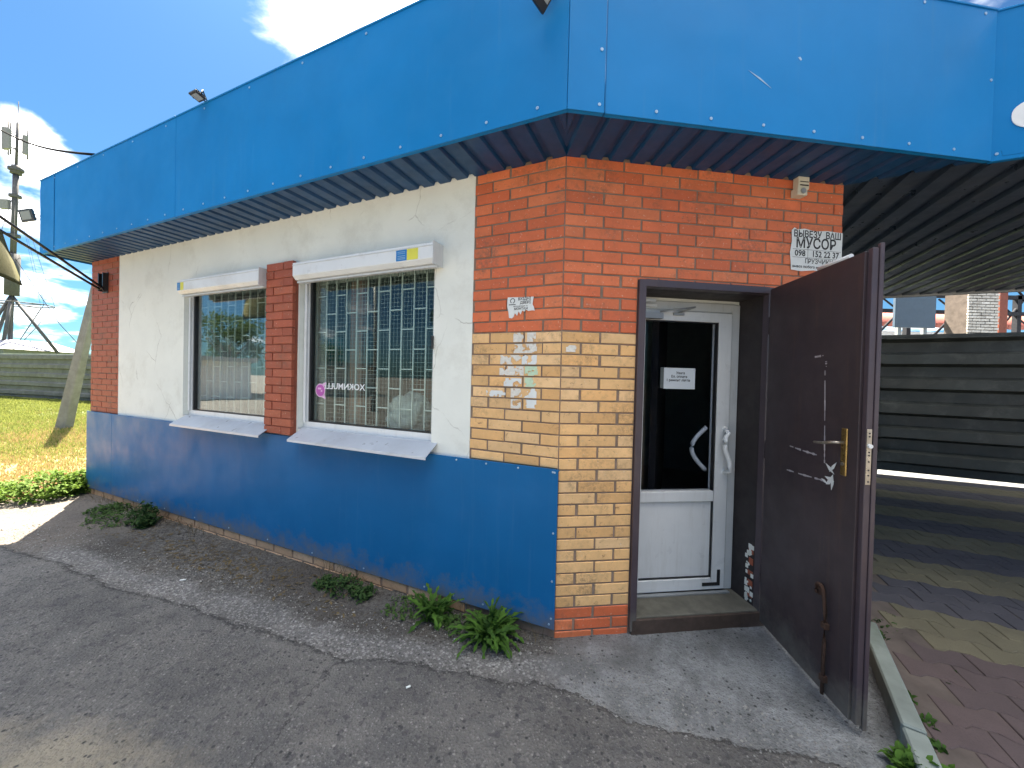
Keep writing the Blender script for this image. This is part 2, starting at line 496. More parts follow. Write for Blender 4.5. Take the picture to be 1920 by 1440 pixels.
M['curtain'] = surf('grey_net_curtain', (0.42, 0.42, 0.43, 1), 0.9, 0.12, (0.2, 0.2, 0.2, 1), 0.3, 9, 0.3, 80)
M['sack'] = surf('white_plastic_sack', (0.62, 0.68, 0.66, 1), 0.6, 0.08, (0.35, 0.36, 0.33, 1), 0.4, 14, 0.5, 25)
M['teal'] = surf('teal_fabric', (0.06, 0.26, 0.24, 1), 0.85, 0.15)
M['step'] = surf('worn_concrete_step', (0.135, 0.13, 0.105, 1), 0.85, 0.25, (0.05, 0.045, 0.04, 1), 0.6, 9, 0.4, 70)
M['step_front'] = surf('brown_step_edge', (0.065, 0.042, 0.032, 1), 0.75, 0.25, (0.12, 0.08, 0.06, 1), 0.5, 14, 0.4, 70)
M['tape'] = surf('foil_tape', (0.45, 0.42, 0.44, 1), 0.4, 0.15, (0.05, 0.035, 0.035, 1), 0.9, 60, 0.2, 90)
M['sensor'] = surf('yellowed_plastic', (0.66, 0.62, 0.50, 1), 0.5, 0.06, (0.4, 0.34, 0.25, 1), 0.5, 30)


dent(M['blue']); dent(M['blue_low'], True)
dent(M['brown'], True, (0.10, 0.06, 0.045, 1), (0.16, 0.13, 0.12, 1), 0.45, 0.6)
dent(M['frame_brown'], True, (0.10, 0.06, 0.045, 1), (0.16, 0.13, 0.12, 1), 0.3, 0.5)


def lens_glass(name, col_, a=0.5):
    mt, N, L, bs = new_mat(name)
    bs.inputs['Base Color'].default_value = col_
    bs.inputs['Roughness'].default_value = 0.12
    return mt


M['lamp_lens'] = lens_glass('floodlight_lens', (0.30, 0.33, 0.32, 1))


def glass_mat(name, tint, ior=1.5, extra=0.0):
    mt = bpy.data.materials.new(name); mt.use_nodes = True
    N, L = mt.node_tree.nodes, mt.node_tree.links
    N.clear()
    out = N.new('ShaderNodeOutputMaterial')
    tr = N.new('ShaderNodeBsdfTransparent'); tr.inputs[0].default_value = tint
    gl = N.new('ShaderNodeBsdfGlossy'); gl.inputs['Roughness'].default_value = 0.015
    v = pos_vec(N, L)
    g = N.new('ShaderNodeNewGeometry')
    dt = N.new('ShaderNodeVectorMath'); dt.operation = 'DOT_PRODUCT'
    L.new(g.outputs['Incoming'], dt.inputs[0]); L.new(g.outputs['Normal'], dt.inputs[1])
    cs = mth(N, L, 'ABSOLUTE', dt.outputs['Value'])
    pw_ = mth(N, L, 'POWER', mth(N, L, 'SUBTRACT', 1.0, cs, True), 5.0)
    f2 = mth(N, L, 'ADD', mth(N, L, 'MULTIPLY', pw_, 0.95), 0.04 + extra, True)
    b = N.new('ShaderNodeBump'); b.inputs['Strength'].default_value = 0.05; b.inputs['Distance'].default_value = 0.02
    L.new(noise_n(N, L, v, 1.6, 2), b.inputs['Height'])
    L.new(b.outputs[0], gl.inputs['Normal'])
    mxs = N.new('ShaderNodeMixShader')
    L.new(f2, mxs.inputs[0]); L.new(tr.outputs[0], mxs.inputs[1]); L.new(gl.outputs[0], mxs.inputs[2])
    L.new(mxs.outputs[0], out.inputs['Surface'])
    return mt


M['glass'] = glass_mat('window_glass', (0.88, 0.94, 0.93, 1), 1.5, 0.13)
M['glass_clear'] = glass_mat('clear_window_glass', (0.90, 0.95, 0.93, 1), 1.5, 0.0)
M['door_glass'] = glass_mat('tinted_door_glass', (0.85, 0.87, 0.90, 1), 1.35, -0.03)


# ------------------------------------------------------------------ ground
EDGE = [(-8, 0.15), (-3, 0.2), (-1.35, .27), (-1.02, .33), (-.68, .39), (-.30, .41), (-.02, .43), (.30, .50), (.60, .55), (.8, .60), (1.0, .70), (1.24, .73), (2.17, .80), (3.32, .93), (5.11, 1.06), (8, 1.3), (60, 6)]


def edge_b(s):
    for (s0, b0), (s1, b1) in zip(EDGE, EDGE[1:]):
        if s <= s1:
            return b0 + (b1 - b0) * (s - s0) / (s1 - s0)
    return EDGE[-1][1]


def fbm(x, y, sc, oct_=4):
    return mnoise.fractal(Vector((x * sc, y * sc, 3.7)), 1.0, 2.0, oct_)


LAWN_A = Vector((-5.73, 4.96, 0)); LAWN_N = Vector((-0.70, 0.714, 0))
KERB0 = Vector((2.15, 2.12, 0)); KERB1 = Vector((1.55, 1.25, 0)); kd = (KERB1 - KERB0).normalized()
kn = Vector((-kd.y, kd.x, 0))
if kn.x < 0: kn = -kn      # towards the paving (camera right)


def ground_props(x, y):
    p = Vector((x, y, 0)) - C0
    s, b = p.dot(dL), p.dot(nL)
    eb = edge_b(s) + 0.05 * fbm(x, y, 3.0) + 0.02 * fbm(x, y, 14)
    lawn = (Vector((x, y, 0)) - LAWN_A).dot(LAWN_N) + 0.12 * fbm(x, y, 1.5) + 0.05 * fbm(x, y, 6)
    if b < -0.4 and s < 5: lawn = -0.6
    lawn = min(lawn, (y - 3.3) * 0.8)
    asph = eb - b          # <0 asphalt, >0 apron
    k = (Vector((x, y, 0)) - KERB0).dot(kn)
    return s, b, asph, lawn, k


def ground_h(x, y):
    s, b, asph, lawn, k = ground_props(x, y)
    h = 0.0
    t = max(0, min(1, (0.0 + asph) / 0.05))      # step down off the asphalt
    h -= 0.022 * t
    if b > -0.4:
        dip = math.exp(-((s - 3.2) / 2.6) ** 2) * max(0, 1 - b / 1.2)
        h -= 0.022 * min(1, dip) * (1 if s > 0.2 else max(0, s / 0.2 + 0.0))
    h += 0.004 * fbm(x, y, 9) + (0.010 if (asph > 0 and s > 0.3) else 0.0015) * fbm(x, y, 24)
    if lawn > 0: h += min(0.05, lawn * 0.05) + 0.02 * fbm(x, y, 1.2)
    return h


def axis(lo, hi, flo, fhi, fine, grow=1.22):
    a = list(np.arange(flo, fhi + 1e-6, fine))
    st = fine; x = flo
    while x > lo:
        st *= grow; x -= st; a.insert(0, max(x, lo))
    st = fine; x = a[-1]
    while x < hi:
        st *= grow; x += st; a.append(min(x, hi))
    return a


xs = axis(-300, 300, -6.6, 2.4, 0.034)
ys = axis(-300, 300, 0.9, 5.6, 0.034)
nx, ny = len(xs), len(ys)
gv, ga, gs, gl_, gb_ = [], [], [], [], []
for yy in ys:
    for xx in xs:
        s, b, asph, lawn, k = ground_props(xx, yy)
        h = ground_h(xx, yy)
        if k > 0.09: h -= 0.09 * min(1, (k - 0.09) / 0.05)
        gv.append((xx, yy, h)); ga.append(asph); gl_.append(lawn); gs.append(s); gb_.append(b)


def ground_material():
    mt, N, L, bs = new_mat('ground_surface')
    v = pos_vec(N, L)

    def at(n):
        a = N.new('ShaderNodeAttribute'); a.attribute_name = n; return a.outputs['Fac']
    A, LW, S, B = at('asph'), at('lawn'), at('along'), at('out')
    n_f = noise_n(N, L, v, 105, 4, 0.8)
    n_m = noise_n(N, L, v, 38, 5, 0.7)
    n_c = noise_n(N, L, v, 5, 5, 0.6)
    n_b = noise_n(N, L, v, 1.1, 4, 0.55)
    vo = N.new('ShaderNodeTexVoronoi'); vo.inputs['Scale'].default_value = 75; L.new(v, vo.inputs['Vector'])
    vo2 = N.new('ShaderNodeTexVoronoi'); vo2.inputs['Scale'].default_value = 42; L.new(v, vo2.inputs['Vector'])
    # asphalt
    a1 = ramp(N, L, n_c, [(0.3, (0.128, 0.126, 0.124, 1)), (0.7, (0.188, 0.178, 0.166, 1))])
    a1 = mixc(N, L, mth(N, L, 'MULTIPLY', ramp(N, L, vo.outputs['Distance'], [(0.05, 0.9), (0.36, 0.0)]), ramp(N, L, vo.outputs['Color'], [(0.25, 0.15), (0.75, 1.0)])), a1, (0.40, 0.39, 0.37, 1))
    a1 = mixc(N, L, ramp(N, L, n_f, [(0.36, 0.75), (0.5, 0.0)]), a1, (0.06, 0.062, 0.066, 1))
    a1 = mixc(N, L, ramp(N, L, n_b, [(0.42, 0.0), (0.68, 0.55)]), a1, (0.215, 0.205, 0.19, 1))
    a1 = mixc(N, L, ramp(N, L, vo2.outputs['Color'], [(0.70, 0.0), (0.85, 0.55)]), a1, (0.055, 0.056, 0.06, 1))
    a1 = mixc(N, L, mth(N, L, 'MULTIPLY', ramp(N, L, vo2.outputs['Distance'], [(0.12, 0.9), (0.34, 0.0)]), ramp(N, L, vo2.outputs['Color'], [(0.15, 1.0), (0.40, 0.0)])), a1, (0.36, 0.345, 0.32, 1))
    # sandy film on the near left
    g = N.new('ShaderNodeNewGeometry'); sp = N.new('ShaderNodeSeparateXYZ'); L.new(g.outputs['Position'], sp.inputs[0])
    sx = mth(N, L, 'ADD', sp.outputs[0], 2.0); sy = mth(N, L, 'ADD', sp.outputs[1], -1.45)
    rr = mth(N, L, 'ADD', mth(N, L, 'MULTIPLY', sx, mth(N, L, 'MULTIPLY', sx, 0.9)), mth(N, L, 'MULTIPLY', sy, mth(N, L, 'MULTIPLY', sy, 6.0)))
    sand = mth(N, L, 'SUBTRACT', mth(N, L, 'ADD', mth(N, L, 'MULTIPLY', n_m, 0.5), mth(N, L, 'MULTIPLY', n_c, 1.2)), mth(N, L, 'ADD', rr, 0.35))
    a1 = mixc(N, L, ramp(N, L, sand, [(0.0, 0.0), (0.45, 0.85)]), a1, (0.33, 0.29, 0.22, 1))
    # light worn strip and rubble along the broken edge
    ap = ramp(N, L, n_c, [(0.3, (0.13, 0.125, 0.115, 1)), (0.7, (0.22, 0.21, 0.195, 1))])
    ap = mixc(N, L, ramp(N, L, n_m, [(0.42, 0.0), (0.62, 0.85)]), ap, (0.050, 0.044, 0.036, 1))
    ap = mixc(N, L, ramp(N, L, n_b, [(0.45, 0.0), (0.6, 0.7)]), ap, (0.065, 0.055, 0.045, 1))
    An = mth(N, L, 'ADD', A, mth(N, L, 'MULTIPLY', mth(N, L, 'SUBTRACT', n_m, 0.5), 0.16))
    strip = ramp(N, L, mth(N, L, 'MULTIPLY', An, 2.0), [(0.0, 0.0), (0.04, 1.0), (0.36, 1.0), (0.56, 0.0)])
    rub = ramp(N, L, vo2.outputs['Distance'], [(0.1, (0.46, 0.455, 0.44, 1)), (0.5, (0.20, 0.195, 0.19, 1))])
    rub = mixc(N, L, ramp(N, L, n_f, [(0.35, 0.7), (0.5, 0.0)]), rub, (0.05, 0.05, 0.048, 1))
    ap = mixc(N, L, strip, ap, rub)
    # concrete ramp before the door (s < 0) and pale apron far left (s > 4.6)
    cc = ramp(N, L, n_m, [(0.3, (0.22, 0.235, 0.245, 1)), (0.7, (0.37, 0.39, 0.40, 1))])
    cc = mixc(N, L, ramp(N, L, vo.outputs['Distance'], [(0.08, 0.75), (0.3, 0.0)]), cc, (0.07, 0.075, 0.08, 1))
    cc = mixc(N, L, ramp(N, L, n_f, [(0.58, 0.0), (0.68, 0.6)]), cc, (0.50, 0.52, 0.52, 1))
    cc = mixc(N, L, ramp(N, L, noise_n(N, L, v, 4.5, 7, 0.7), [(0.40, 0.55), (0.58, 0.0)]), cc, (0.11, 0.115, 0.115, 1))
    Sn = mth(N, L, 'ADD', S, mth(N, L, 'MULTIPLY', mth(N, L, 'SUBTRACT', n_c, 0.5), 0.6))
    door = ramp(N, L, mth(N, L, 'ADD', mth(N, L, 'MULTIPLY', Sn, -1.0), 0.3), [(0.25, 0.0), (0.55, 0.95)])
    ap = mixc(N, L, door, ap, cc)
    lc = ramp(N, L, n_m, [(0.3, (0.15, 0.13, 0.112, 1)), (0.7, (0.24, 0.21, 0.18, 1))])
    left = ramp(N, L, mth(N, L, 'MULTIPLY', Sn, 0.2), [(0.86, 0.0), (1.0, 1.0)])
    ap = mixc(N, L, left, ap, lc)
    mA = ramp(N, L, mth(N, L, 'MULTIPLY', An, 1.0), [(0.0, 0.0), (0.02, 1.0)])
    c = mixc(N, L, mA, a1, ap)
    vo3 = N.new('ShaderNodeTexVoronoi'); vo3.inputs['Scale'].default_value = 26; vo3.inputs['Randomness'].default_value = 1.0; L.new(v, vo3.inputs['Vector'])
    spots = mth(N, L, 'MULTIPLY', ramp(N, L, vo3.outputs['Distance'], [(0.14, 0.9), (0.24, 0.0)]), ramp(N, L, n_c, [(0.42, 0.0), (0.55, 1.0)]))
    c = mixc(N, L, spots, c, (0.035, 0.038, 0.04, 1))
    bl = ramp(N, L, noise_n(N, L, v, 2.2, 6, 0.65), [(0.38, 0.35), (0.6, 0.0)])
    c = mixc(N, L, bl, c, (0.05, 0.05, 0.05, 1))
    # dark ragged line where the asphalt breaks off
    lip = ramp(N, L, mth(N, L, 'ABSOLUTE', An), [(0.0, 0.8), (0.02, 0.0)])
    c = mixc(N, L, lip, c, (0.03, 0.03, 0.03, 1))
    # crack
    wob = mth(N, L, 'MULTIPLY', mth(N, L, 'SUBTRACT', n_c, 0.5), 0.22)
    wob2 = mth(N, L, 'MULTIPLY', mth(N, L, 'SUBTRACT', n_m, 0.5), 0.05)
    cx = mth(N, L, 'ADD', sp.outputs[0], mth(N, L, 'ADD', 1.02, mth(N, L, 'ADD', wob, wob2)))
    cx = mth(N, L, 'ADD', cx, mth(N, L, 'MULTIPLY', mth(N, L, 'SUBTRACT', sp.outputs[1], 1.8), -0.16))
    cd = mth(N, L, 'ABSOLUTE', cx)
    ck = ramp(N, L, cd, [(0.0, 0.8), (0.0045, 0.0)])
    yr = ramp(N, L, mth(N, L, 'MULTIPLY', sp.outputs[1], 0.25), [(0.30, 0.0), (0.36, 1.0), (0.53, 1.0), (0.56, 0.0)])
    c = mixc(N, L, mth(N, L, 'MULTIPLY', ck, yr), c, (0.02, 0.02, 0.02, 1))
    # lawn soil: dry red-brown edge, then straw, then green
    LWn = mth(N, L, 'ADD', LW, mth(N, L, 'MULTIPLY', mth(N, L, 'SUBTRACT', n_c, 0.5), 1.0))
    soil = ramp(N, L, mth(N, L, 'MULTIPLY', LWn, 0.12), [(0.0, (0.30, 0.16, 0.085, 1)), (0.14, (0.33, 0.20, 0.10, 1)), (0.30, (0.33, 0.28, 0.12, 1)), (0.6, (0.22, 0.24, 0.075, 1)), (1.0, (0.14, 0.19, 0.05, 1))])
    soil = mixc(N, L, ramp(N, L, n_m, [(0.4, 0.0), (0.65, 0.6)]), soil, (0.10, 0.085, 0.045, 1))
    ml = ramp(N, L, mth(N, L, 'MULTIPLY', LW, 1.0), [(0.0, 0.0), (0.05, 1.0)])
    c = mixc(N, L, ml, c, soil)
    L.new(c, bs.inputs['Base Color'])
    bs.inputs['Roughness'].default_value = 0.88
    bs.inputs['Specular IOR Level'].default_value = 0.35
    hh = mth(N, L, 'ADD', mth(N, L, 'MULTIPLY', n_f, 0.5), mth(N, L, 'MULTIPLY', n_m, 0.5))
    hh = mth(N, L, 'SUBTRACT', hh, mth(N, L, 'MULTIPLY', vo.outputs['Distance'], 0.6))
    bump(N, L, bs, hh, 1.0, 0.018)
    return mt


MG = ground_material()


def ground_part(name, test):
    idx = {}; vs = []; at = [[], [], [], []]; fs = []
    for j in range(ny - 1):
        for i in range(nx - 1):
            q = (j * nx + i, j * nx + i + 1, (j + 1) * nx + i + 1, (j + 1) * nx + i)
            if not test(q): continue
            f = []
            for k in q:
                if k not in idx:
                    idx[k] = len(vs); vs.append(gv[k])
                    at[0].append(ga[k]); at[1].append(gl_[k]); at[2].append(gs[k]); at[3].append(gb_[k])
                f.append(idx[k])
            fs.append(tuple(f))
    me = bpy.data.meshes.new(name); me.from_pydata(vs, [], fs)
    me.materials.append(MG)
    for n_, d_ in zip(('asph', 'lawn', 'along', 'out'), at):
        a = me.attributes.new(n_, 'FLOAT', 'POINT'); a.data.foreach_set('value', d_)
    me.polygons.foreach_set('use_smooth', [True] * len(fs))
    o = bpy.data.objects.new(name, me); link(o)
    tag(o, kind='structure')
    return o


def cls(q):
    lw = sum(gl_[k] for k in q) / 4; a = sum(ga[k] for k in q) / 4
    s_ = sum(gs[k] for k in q) / 4; b_ = sum(gb_[k] for k in q) / 4
    if lw > 0: return 'lawn'
    if a > 0: return 'apron'
    return 'asphalt'


g_as = ground_part('asphalt_road', lambda q: cls(q) == 'asphalt')
g_ap = ground_part('concrete_apron', lambda q: cls(q) == 'apron')
g_lw = ground_part('lawn', lambda q: cls(q) == 'lawn')
tag(g_as, 'grey worn asphalt with a thin crack in front of the shop')
tag(g_ap, 'rough broken concrete strip along the foot of the shop wall')
tag(g_lw, 'sunlit patchy lawn between the shop and the grey fence')

# ------------------------------------------------------------------ the shop
shop = empty('corner_shop', FL(0, -0.3, 0), 'single storey corner shop with blue fascia, white plaster, brick corner and open steel door', 'shop')
WH = HS + 0.04

# plaster wall with two window openings (core thickness 0.3 m)
W2 = (0.99, 2.46, 1.150, 2.54); W1 = (2.86, 4.33, 1.150, 2.54)
pl = MB()
pl.box(FL, 0.66, 5.80, -0.30, 0, 2.54, WH)
pl.box(FL, 0.66, 5.80, -0.30, 0, -0.1, 1.150)
pl.box(FL, 0.66, 0.99, -0.30, 0, 1.150, 2.54)
pl.box(FL, 2.46, 2.86, -0.30, 0, 1.150, 2.54)
pl.box(FL, 4.33, 5.80, -0.30, 0, 1.150, 2.54)
pl.build('plaster_wall', M['plaster'], shop)

# mortar backings; bricks are laid over them
bw_a = MB().box(FL, 0.004, 0.66, -0.30, -0.006, -0.1, WH)
# wedge that closes the obtuse corner
bw_a.extr([FL(0.004, -0.006, -0.1), FR(0.004, -0.006, -0.1), FR(0.004, -0.3, -0.1) - nR * 0.0, FL(0.004, -0.3, -0.1)], ZV * (WH + 0.1))
bw_a = bw_a.build('brick_wall', M['mortar'], shop)
r_core = MB()
r_core.box(FR, 0.004, 0.53, -0.30, -0.006, -0.1, WH)
r_core.box(FR, 0.53, 1.48, -0.30, -0.006, 2.30, WH)
r_core.box(FR, 1.48, 2.026, -0.30, -0.006, -0.1, WH)
bw_r = r_core.build('brick_wall', M['mortar'], shop)
lp_w = MB().box(FL, 5.80, 6.56, -0.30, -0.006, -0.1, WH).build('brick_wall', M['mortar'], shop)
mp_w = MB().box(FL, 2.476, 2.834, 0.001, 0.052, 1.095, 2.655).build('brick_pier', M['pier_mortar'], shop)
# strip of foundation brick under the blue panel
fs_w = MB().box(FL, 0.66, 5.80, 0.001, 0.012, -0.14, 0.12).build('foundation_brick_course', M['mortar'], shop)

BR_CACHE = {}


def brick_mesh(w, h, d, mat):
    key = (round(w, 3), round(h, 3), d, mat.name)
    if key not in BR_CACHE:
        bm = bmesh.new()
        bmesh.ops.create_cube(bm, size=1.0)
        bmesh.ops.scale(bm, vec=(w, d, h), verts=bm.verts)
        bmesh.ops.bevel(bm, geom=[e for e in bm.edges if abs((e.verts[0].co - e.verts[1].co).y) < 1e-6 and e.verts[0].co.y < 0] , offset=0.003, segments=1, affect='EDGES')
        me = bpy.data.meshes.new('brick'); bm.to_mesh(me); bm.free()
        me.materials.append(mat)
        BR_CACHE[key] = me
    return BR_CACHE[key]


def cam_px(p):
    d = p - Vector((0, 0, CAM_H))
    f = d.dot(Fw)
    return (960 + F_PX * d.dot(Rv) / f, 720 - F_PX * d.dot(Up) / f, f)


bricks = []     # (size score, fr, s0, s1, z0, z1, face_o, depth, mat, parent)


def lay(fr, s0, s1, z0, z1, face, depth, matf, parent, z_org=0.02, first=0.0, pitch=0.26, rh=0.065, vis=None, shift_odd=0.13, jw=0.010):
    k = int(math.floor((z0 - z_org) / 0.075)) - 1
    while z_org + k * 0.075 < z1:
        za = z_org + k * 0.075 + 0.005; zb = za + rh
        if zb > z0 + 0.012 and za < z1 - 0.012:
            off = first if k % 2 else first + shift_odd
            s = s0 - 0.001
            j = math.floor((s0 - off) / pitch)
            a = off + j * pitch
            while a < s1:
                jj = jw * random.uniform(0.75, 1.7)
                b0 = max(a, s0) + (jj / 2 if a > s0 else 0.001)
                b1 = min(a + pitch, s1) - (jj / 2 if a + pitch < s1 else 0.001)
                if b1 - b0 > 0.025:
                    zza, zzb = max(za, z0), min(zb, z1)
                    zza += random.uniform(-.0012, .0012); zzb += random.uniform(-.0012, .0012)
                    ctr = fr((b0 + b1) / 2, 0, (zza + zzb) / 2)
                    px_, py_, f_ = cam_px(ctr)
                    score = (b1 - b0) * (zzb - zza) / (f_ * f_)
                    ok = vis((b0 + b1) / 2, (zza + zzb) / 2) if vis else True
                    if not (-40 < px_ < 1960 and -40 < py_ < 1480): ok = False
                    bricks.append((score if ok else 0, fr, b0, b1, zza, zzb, face + random.uniform(-.0015, .0015), depth, matf((zza + zzb) / 2), parent))
                a += pitch
        k += 1


two = lambda z: M['red_brick'] if (z > 1.965 or z < 0.165) else M['yellow_brick']
red = lambda z: M['red_brick']
pier = lambda z: M['pier_brick']
lay(FL, 0.004, 0.66, 1.08, HS, 0.0, 0.03, two, bw_a)
lay(FR, 0.004, 0.504, -0.06, 2.343, 0.0, 0.03, two, bw_r, first=0.0, jw=0.013)
lay(FR, 0.004, 2.024, 2.345, HS, 0.0, 0.03, red, bw_r, first=0.0)
lay(FR, 0.506, 1.50, 2.325, 2.343, 0.0, 0.03, red, bw_r, first=0.0)
# thin remaining rows left of the door frame top are covered above; right of the door below the leaf top
lay(FR, 1.50, 2.024, -0.06, 2.343, 0.0, 0.03, two, bw_r, first=0.0, vis=lambda s, z: False)
lay(FL, 5.802, 6.558, 1.08, HS, 0.0, 0.03, pier, lp_w)
lay(FL, 2.472, 2.838, 1.092, 2.66, 0.06, 0.03, pier, mp_w, z_org=1.09, first=2.472)
lay(FL, 0.66, 6.55, -0.13, 0.12, 0.019, 0.02, lambda z: M['base_brick'], fs_w, z_org=-0.03, jw=0.018)
bricks_sorted = sorted(bricks, key=lambda t: -t[0])
cnt = 0
rest = {}
for b in bricks_sorted:
    score, fr, b0, b1, z0, z1, face, dep, mt, par = b
    if score > 0 and cnt < 300:
        cnt += 1
        o = bpy.data.objects.new('brick', brick_mesh(b1 - b0, z1 - z0, dep, mt))
        ang = math.atan2(fr.d.y, fr.d.x)
        # the cube's -y side must face outwards (fr.n)
        yv = Vector((-math.sin(ang), math.cos(ang), 0))
        if yv.dot(fr.n) > 0: ang += math.pi
        link(o, par, fr((b0 + b1) / 2, face - dep / 2, (z0 + z1) / 2))
        o.rotation_euler = (random.uniform(-.004, .004), random.uniform(-.003, .003), ang + random.uniform(-.004, .004))
    else:
        key = (par.name, mt.name)
        rest.setdefault(key, (MB(), mt, par))[0].box(fr, b0, b1, face - dep, face, z0, z1)
for (pn, mn), (mb, mt, par) in rest.items():
    mb.build('brick_remainder', mt, par, kind='stuff')

# side and back walls, floor, ceiling of the room
sd = (Q - C0)
rm = MB()
bk = 5.32
rm.box(FL, -1.74, 6.56, -bk, -bk + 0.2, -0.1, WH)          # back wall
rm.box(FL, 6.36, 6.56, -bk + 0.2, -0.30, -0.1, WH)          # far end wall
rm.box(FL, -1.74, -1.54, -bk + 0.2, -1.20, -0.1, WH)        # passage side wall
rm.build('rear_wall', M['room'], shop)
room_poly = lambda z: [FL(6.36, -0.31, z), FL(6.36, -bk + 0.2, z), FL(-1.54, -bk + 0.2, z), FR(1.72, -0.315, z), FR(-0.02, -0.315, z)]
MB().extr(room_poly(-0.05), ZV * 0.125).build('shop_floor', M['glass_floor'], shop)
MB().extr(room_poly(2.86), ZV * 0.04).build('shop_ceiling', M['room'], shop)
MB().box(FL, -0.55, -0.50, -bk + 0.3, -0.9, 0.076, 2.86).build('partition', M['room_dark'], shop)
# roof deck
rf = MB()
rf.extr([FL(6.66, OH - 0.03, 3.22), FL(6.66, -bk, 3.22), FL(-7.0, -bk - 0.05, 3.22), FL(-7.0, -1.02, 3.22), P2 + ZV * 3.22 - nR * 0.03, FR(FS_R, OH - 0.03, 3.22)], ZV * 0.05)
rf.build('roof_deck', M['galv'], shop)
# fascia: separate sheets
def fascia(fr, a0, a1, b, z0=HS - 0.012, z1=HT, gap=0.002, th=0.012, wav=0.0):
    mb = MB()
    mb.box(fr, a0 + gap, a1 - gap, b - th, b, z0, z1)
    mb.box(fr, a0 + gap, a1 - gap, b - 0.03, b - th, z0, z0 + 0.006)      # folded lower lip
    mb.box(fr, a0 + gap, a1 - gap, b - 0.05, b + 0.006, z1, z1 + 0.012)   # capping
    return mb.build('fascia_panel', M['blue'], shop, bevel=0.0015)


fascia(FL, 6.26, 6.69, OH)
fascia(FL, 3.60, 6.26, OH)
fascia(FL, FS_L, 3.60, OH)
fascia(FR, FS_R, 0.09, OH + 0.001)
p2r = (P2 - C0).dot(dR)
fascia(FR, 0.09, p2r, OH)
FP = Fr(P2, -dL, nL)
fascia(FP, 0, 4.2, 0.0)
mbe = MB().box(FL, 6.678, 6.69, -bk, OH - 0.012, HS - 0.012, HT); mbe.build('fascia_panel', M['blue'], shop)
# little downward fold seams (dark joint strips)
sj = MB()
sj.box(FL, 6.255, 6.265, OH + 0.001, OH + 0.004, HS - 0.01, HT)
sj.box(FR, 0.088, 0.094, OH + 0.001, OH + 0.003, HS - 0.01, HT)
sj.build('panel_joint_strip', M['blue_low'], shop)
# screws
sc = MB()
def screw(fr, a, b, z, r=0.009):
    sc.disc(fr(a, b, z), fr.n, r, 0.003, 8)
for s in np.arange(0.05, 6.6, 0.31): screw(FL, s, OH, HS + 0.035)
for s in np.arange(0.05, 6.6, 0.62): screw(FL, s, OH, HT - 0.04)
for s in np.arange(0.06, 2.6, 0.32): screw(FR, s, OH, HS + 0.03)
screw(FR, 0.065, OH + 0.001, 3.40); screw(FR, p2r - 0.03, OH, 3.56); screw(FP, 0.03, 0, HS + 0.03); screw(FR, 2.05, OH, HT - 0.03); screw(FR, p2r - 0.09, OH, HT - 0.03)
for s in np.arange(0.3, 4, 0.4): screw(FP, s, 0, HS + 0.03)
sc.build('screws', M['screw'], shop, kind='stuff')
# scratches in the fascia paint
sm = MB()
sm.extr([FR(0.915, OH + 0.0005, 3.405), FR(0.99, OH + 0.0005, 3.372), FR(1.062, OH + 0.0005, 3.322), FR(0.985, OH + 0.0005, 3.363)], nR * 0.001)
sm.extr([FR(1.222, OH + 0.0005, 3.516), FR(1.24, OH + 0.0005, 3.500), FR(1.248, OH + 0.0005, 3.507), FR(1.236, OH + 0.0005, 3.522)], nR * 0.001)
sm.build('paint_scratch', M['screw'], shop)


# corrugated undersides
def corr(mb, fr, a0, a1, bf, z, per=0.145, dep=0.022, nb=1, low=0.088):
    """ribs run along b; bf(a) gives (b0, b1)"""
    st = []
    a = math.floor(a0 / per) * per
    while a < a1 + per:
        for off, zz in ((0, 0), (low, 0), (low + 0.010, dep), (per - 0.012, dep)):
            st.append((a + off, zz))
        a += per
    st = [(max(a0, min(a1, x)), zz) for x, zz in st]
    pts = []
    for x, zz in st:
        if pts and abs(pts[-1][0] - x) < 1e-6 and x in (a0, a1): continue
        pts.append((x, zz))
    vs, fs = [], []
    for x, zz in pts:
        b0, b1 = bf(x)
        vs += [fr(x, b0, z + zz), fr(x, b1, z + zz)]
    for i in range(len(pts) - 1):
        fs.append((2 * i, 2 * i + 1, 2 * i + 3, 2 * i + 2))
    mb.add(vs, fs)


def thicken(mb, t=0.001):
    n = len(mb.v); vs = [v + ZV * t for v in mb.v]; fs = [tuple(reversed(f)) for f in mb.f]
    mb.add(vs, fs)


s1 = MB()
corr(s1, FL, FS_L, 6.68, lambda a: ((-0.02 if a > 0 else OH * min(1, a / FS_L)), OH - 0.014), HS)
thicken(s1)
s1.build('soffit_sheet', M['soffit'], shop, recalc=False)
s2 = MB()
qr = 2.026
def r_b(a):
    b0 = -0.02
    if a < 0: b0 = OH * min(1, a / FS_R)
    if a > qr: b0 = OH * (a - qr) / (p2r - qr) * 0.97
    return (b0, OH - 0.014)
corr(s2, FR, FS_R, p2r - 0.01, r_b, HS)
thicken(s2)
s2.build('soffit_sheet', M['soffit'], shop, recalc=False)
# dark void above the ribs so that the sheets read as closed
s3 = MB()
corr(s3, FL, -7.0, -1.745, lambda a: (-5.34, -0.98 if a < -2.42 else -1.02 ), HS + 0.012, per=0.20, dep=0.035, low=0.12)
thicken(s3)
s3.build('canopy_sheet', M['canopy'], shop, recalc=False)
cb = MB()
cb.box(FL, -7.0, -1.745, -5.40, -5.34, HS - 0.01, HS + 0.10)
cb.build('canopy_beam', M['galv'], shop)
cb = MB(); cb.box(FL, -7.0, -6.9, -5.3, -5.2, 0, HS); cb.build('canopy_post', M['galv'], shop)
# flat wall plate at the top of the walls: crumbly render
for s_, e_ in ((0.66, 5.8),):
    pass

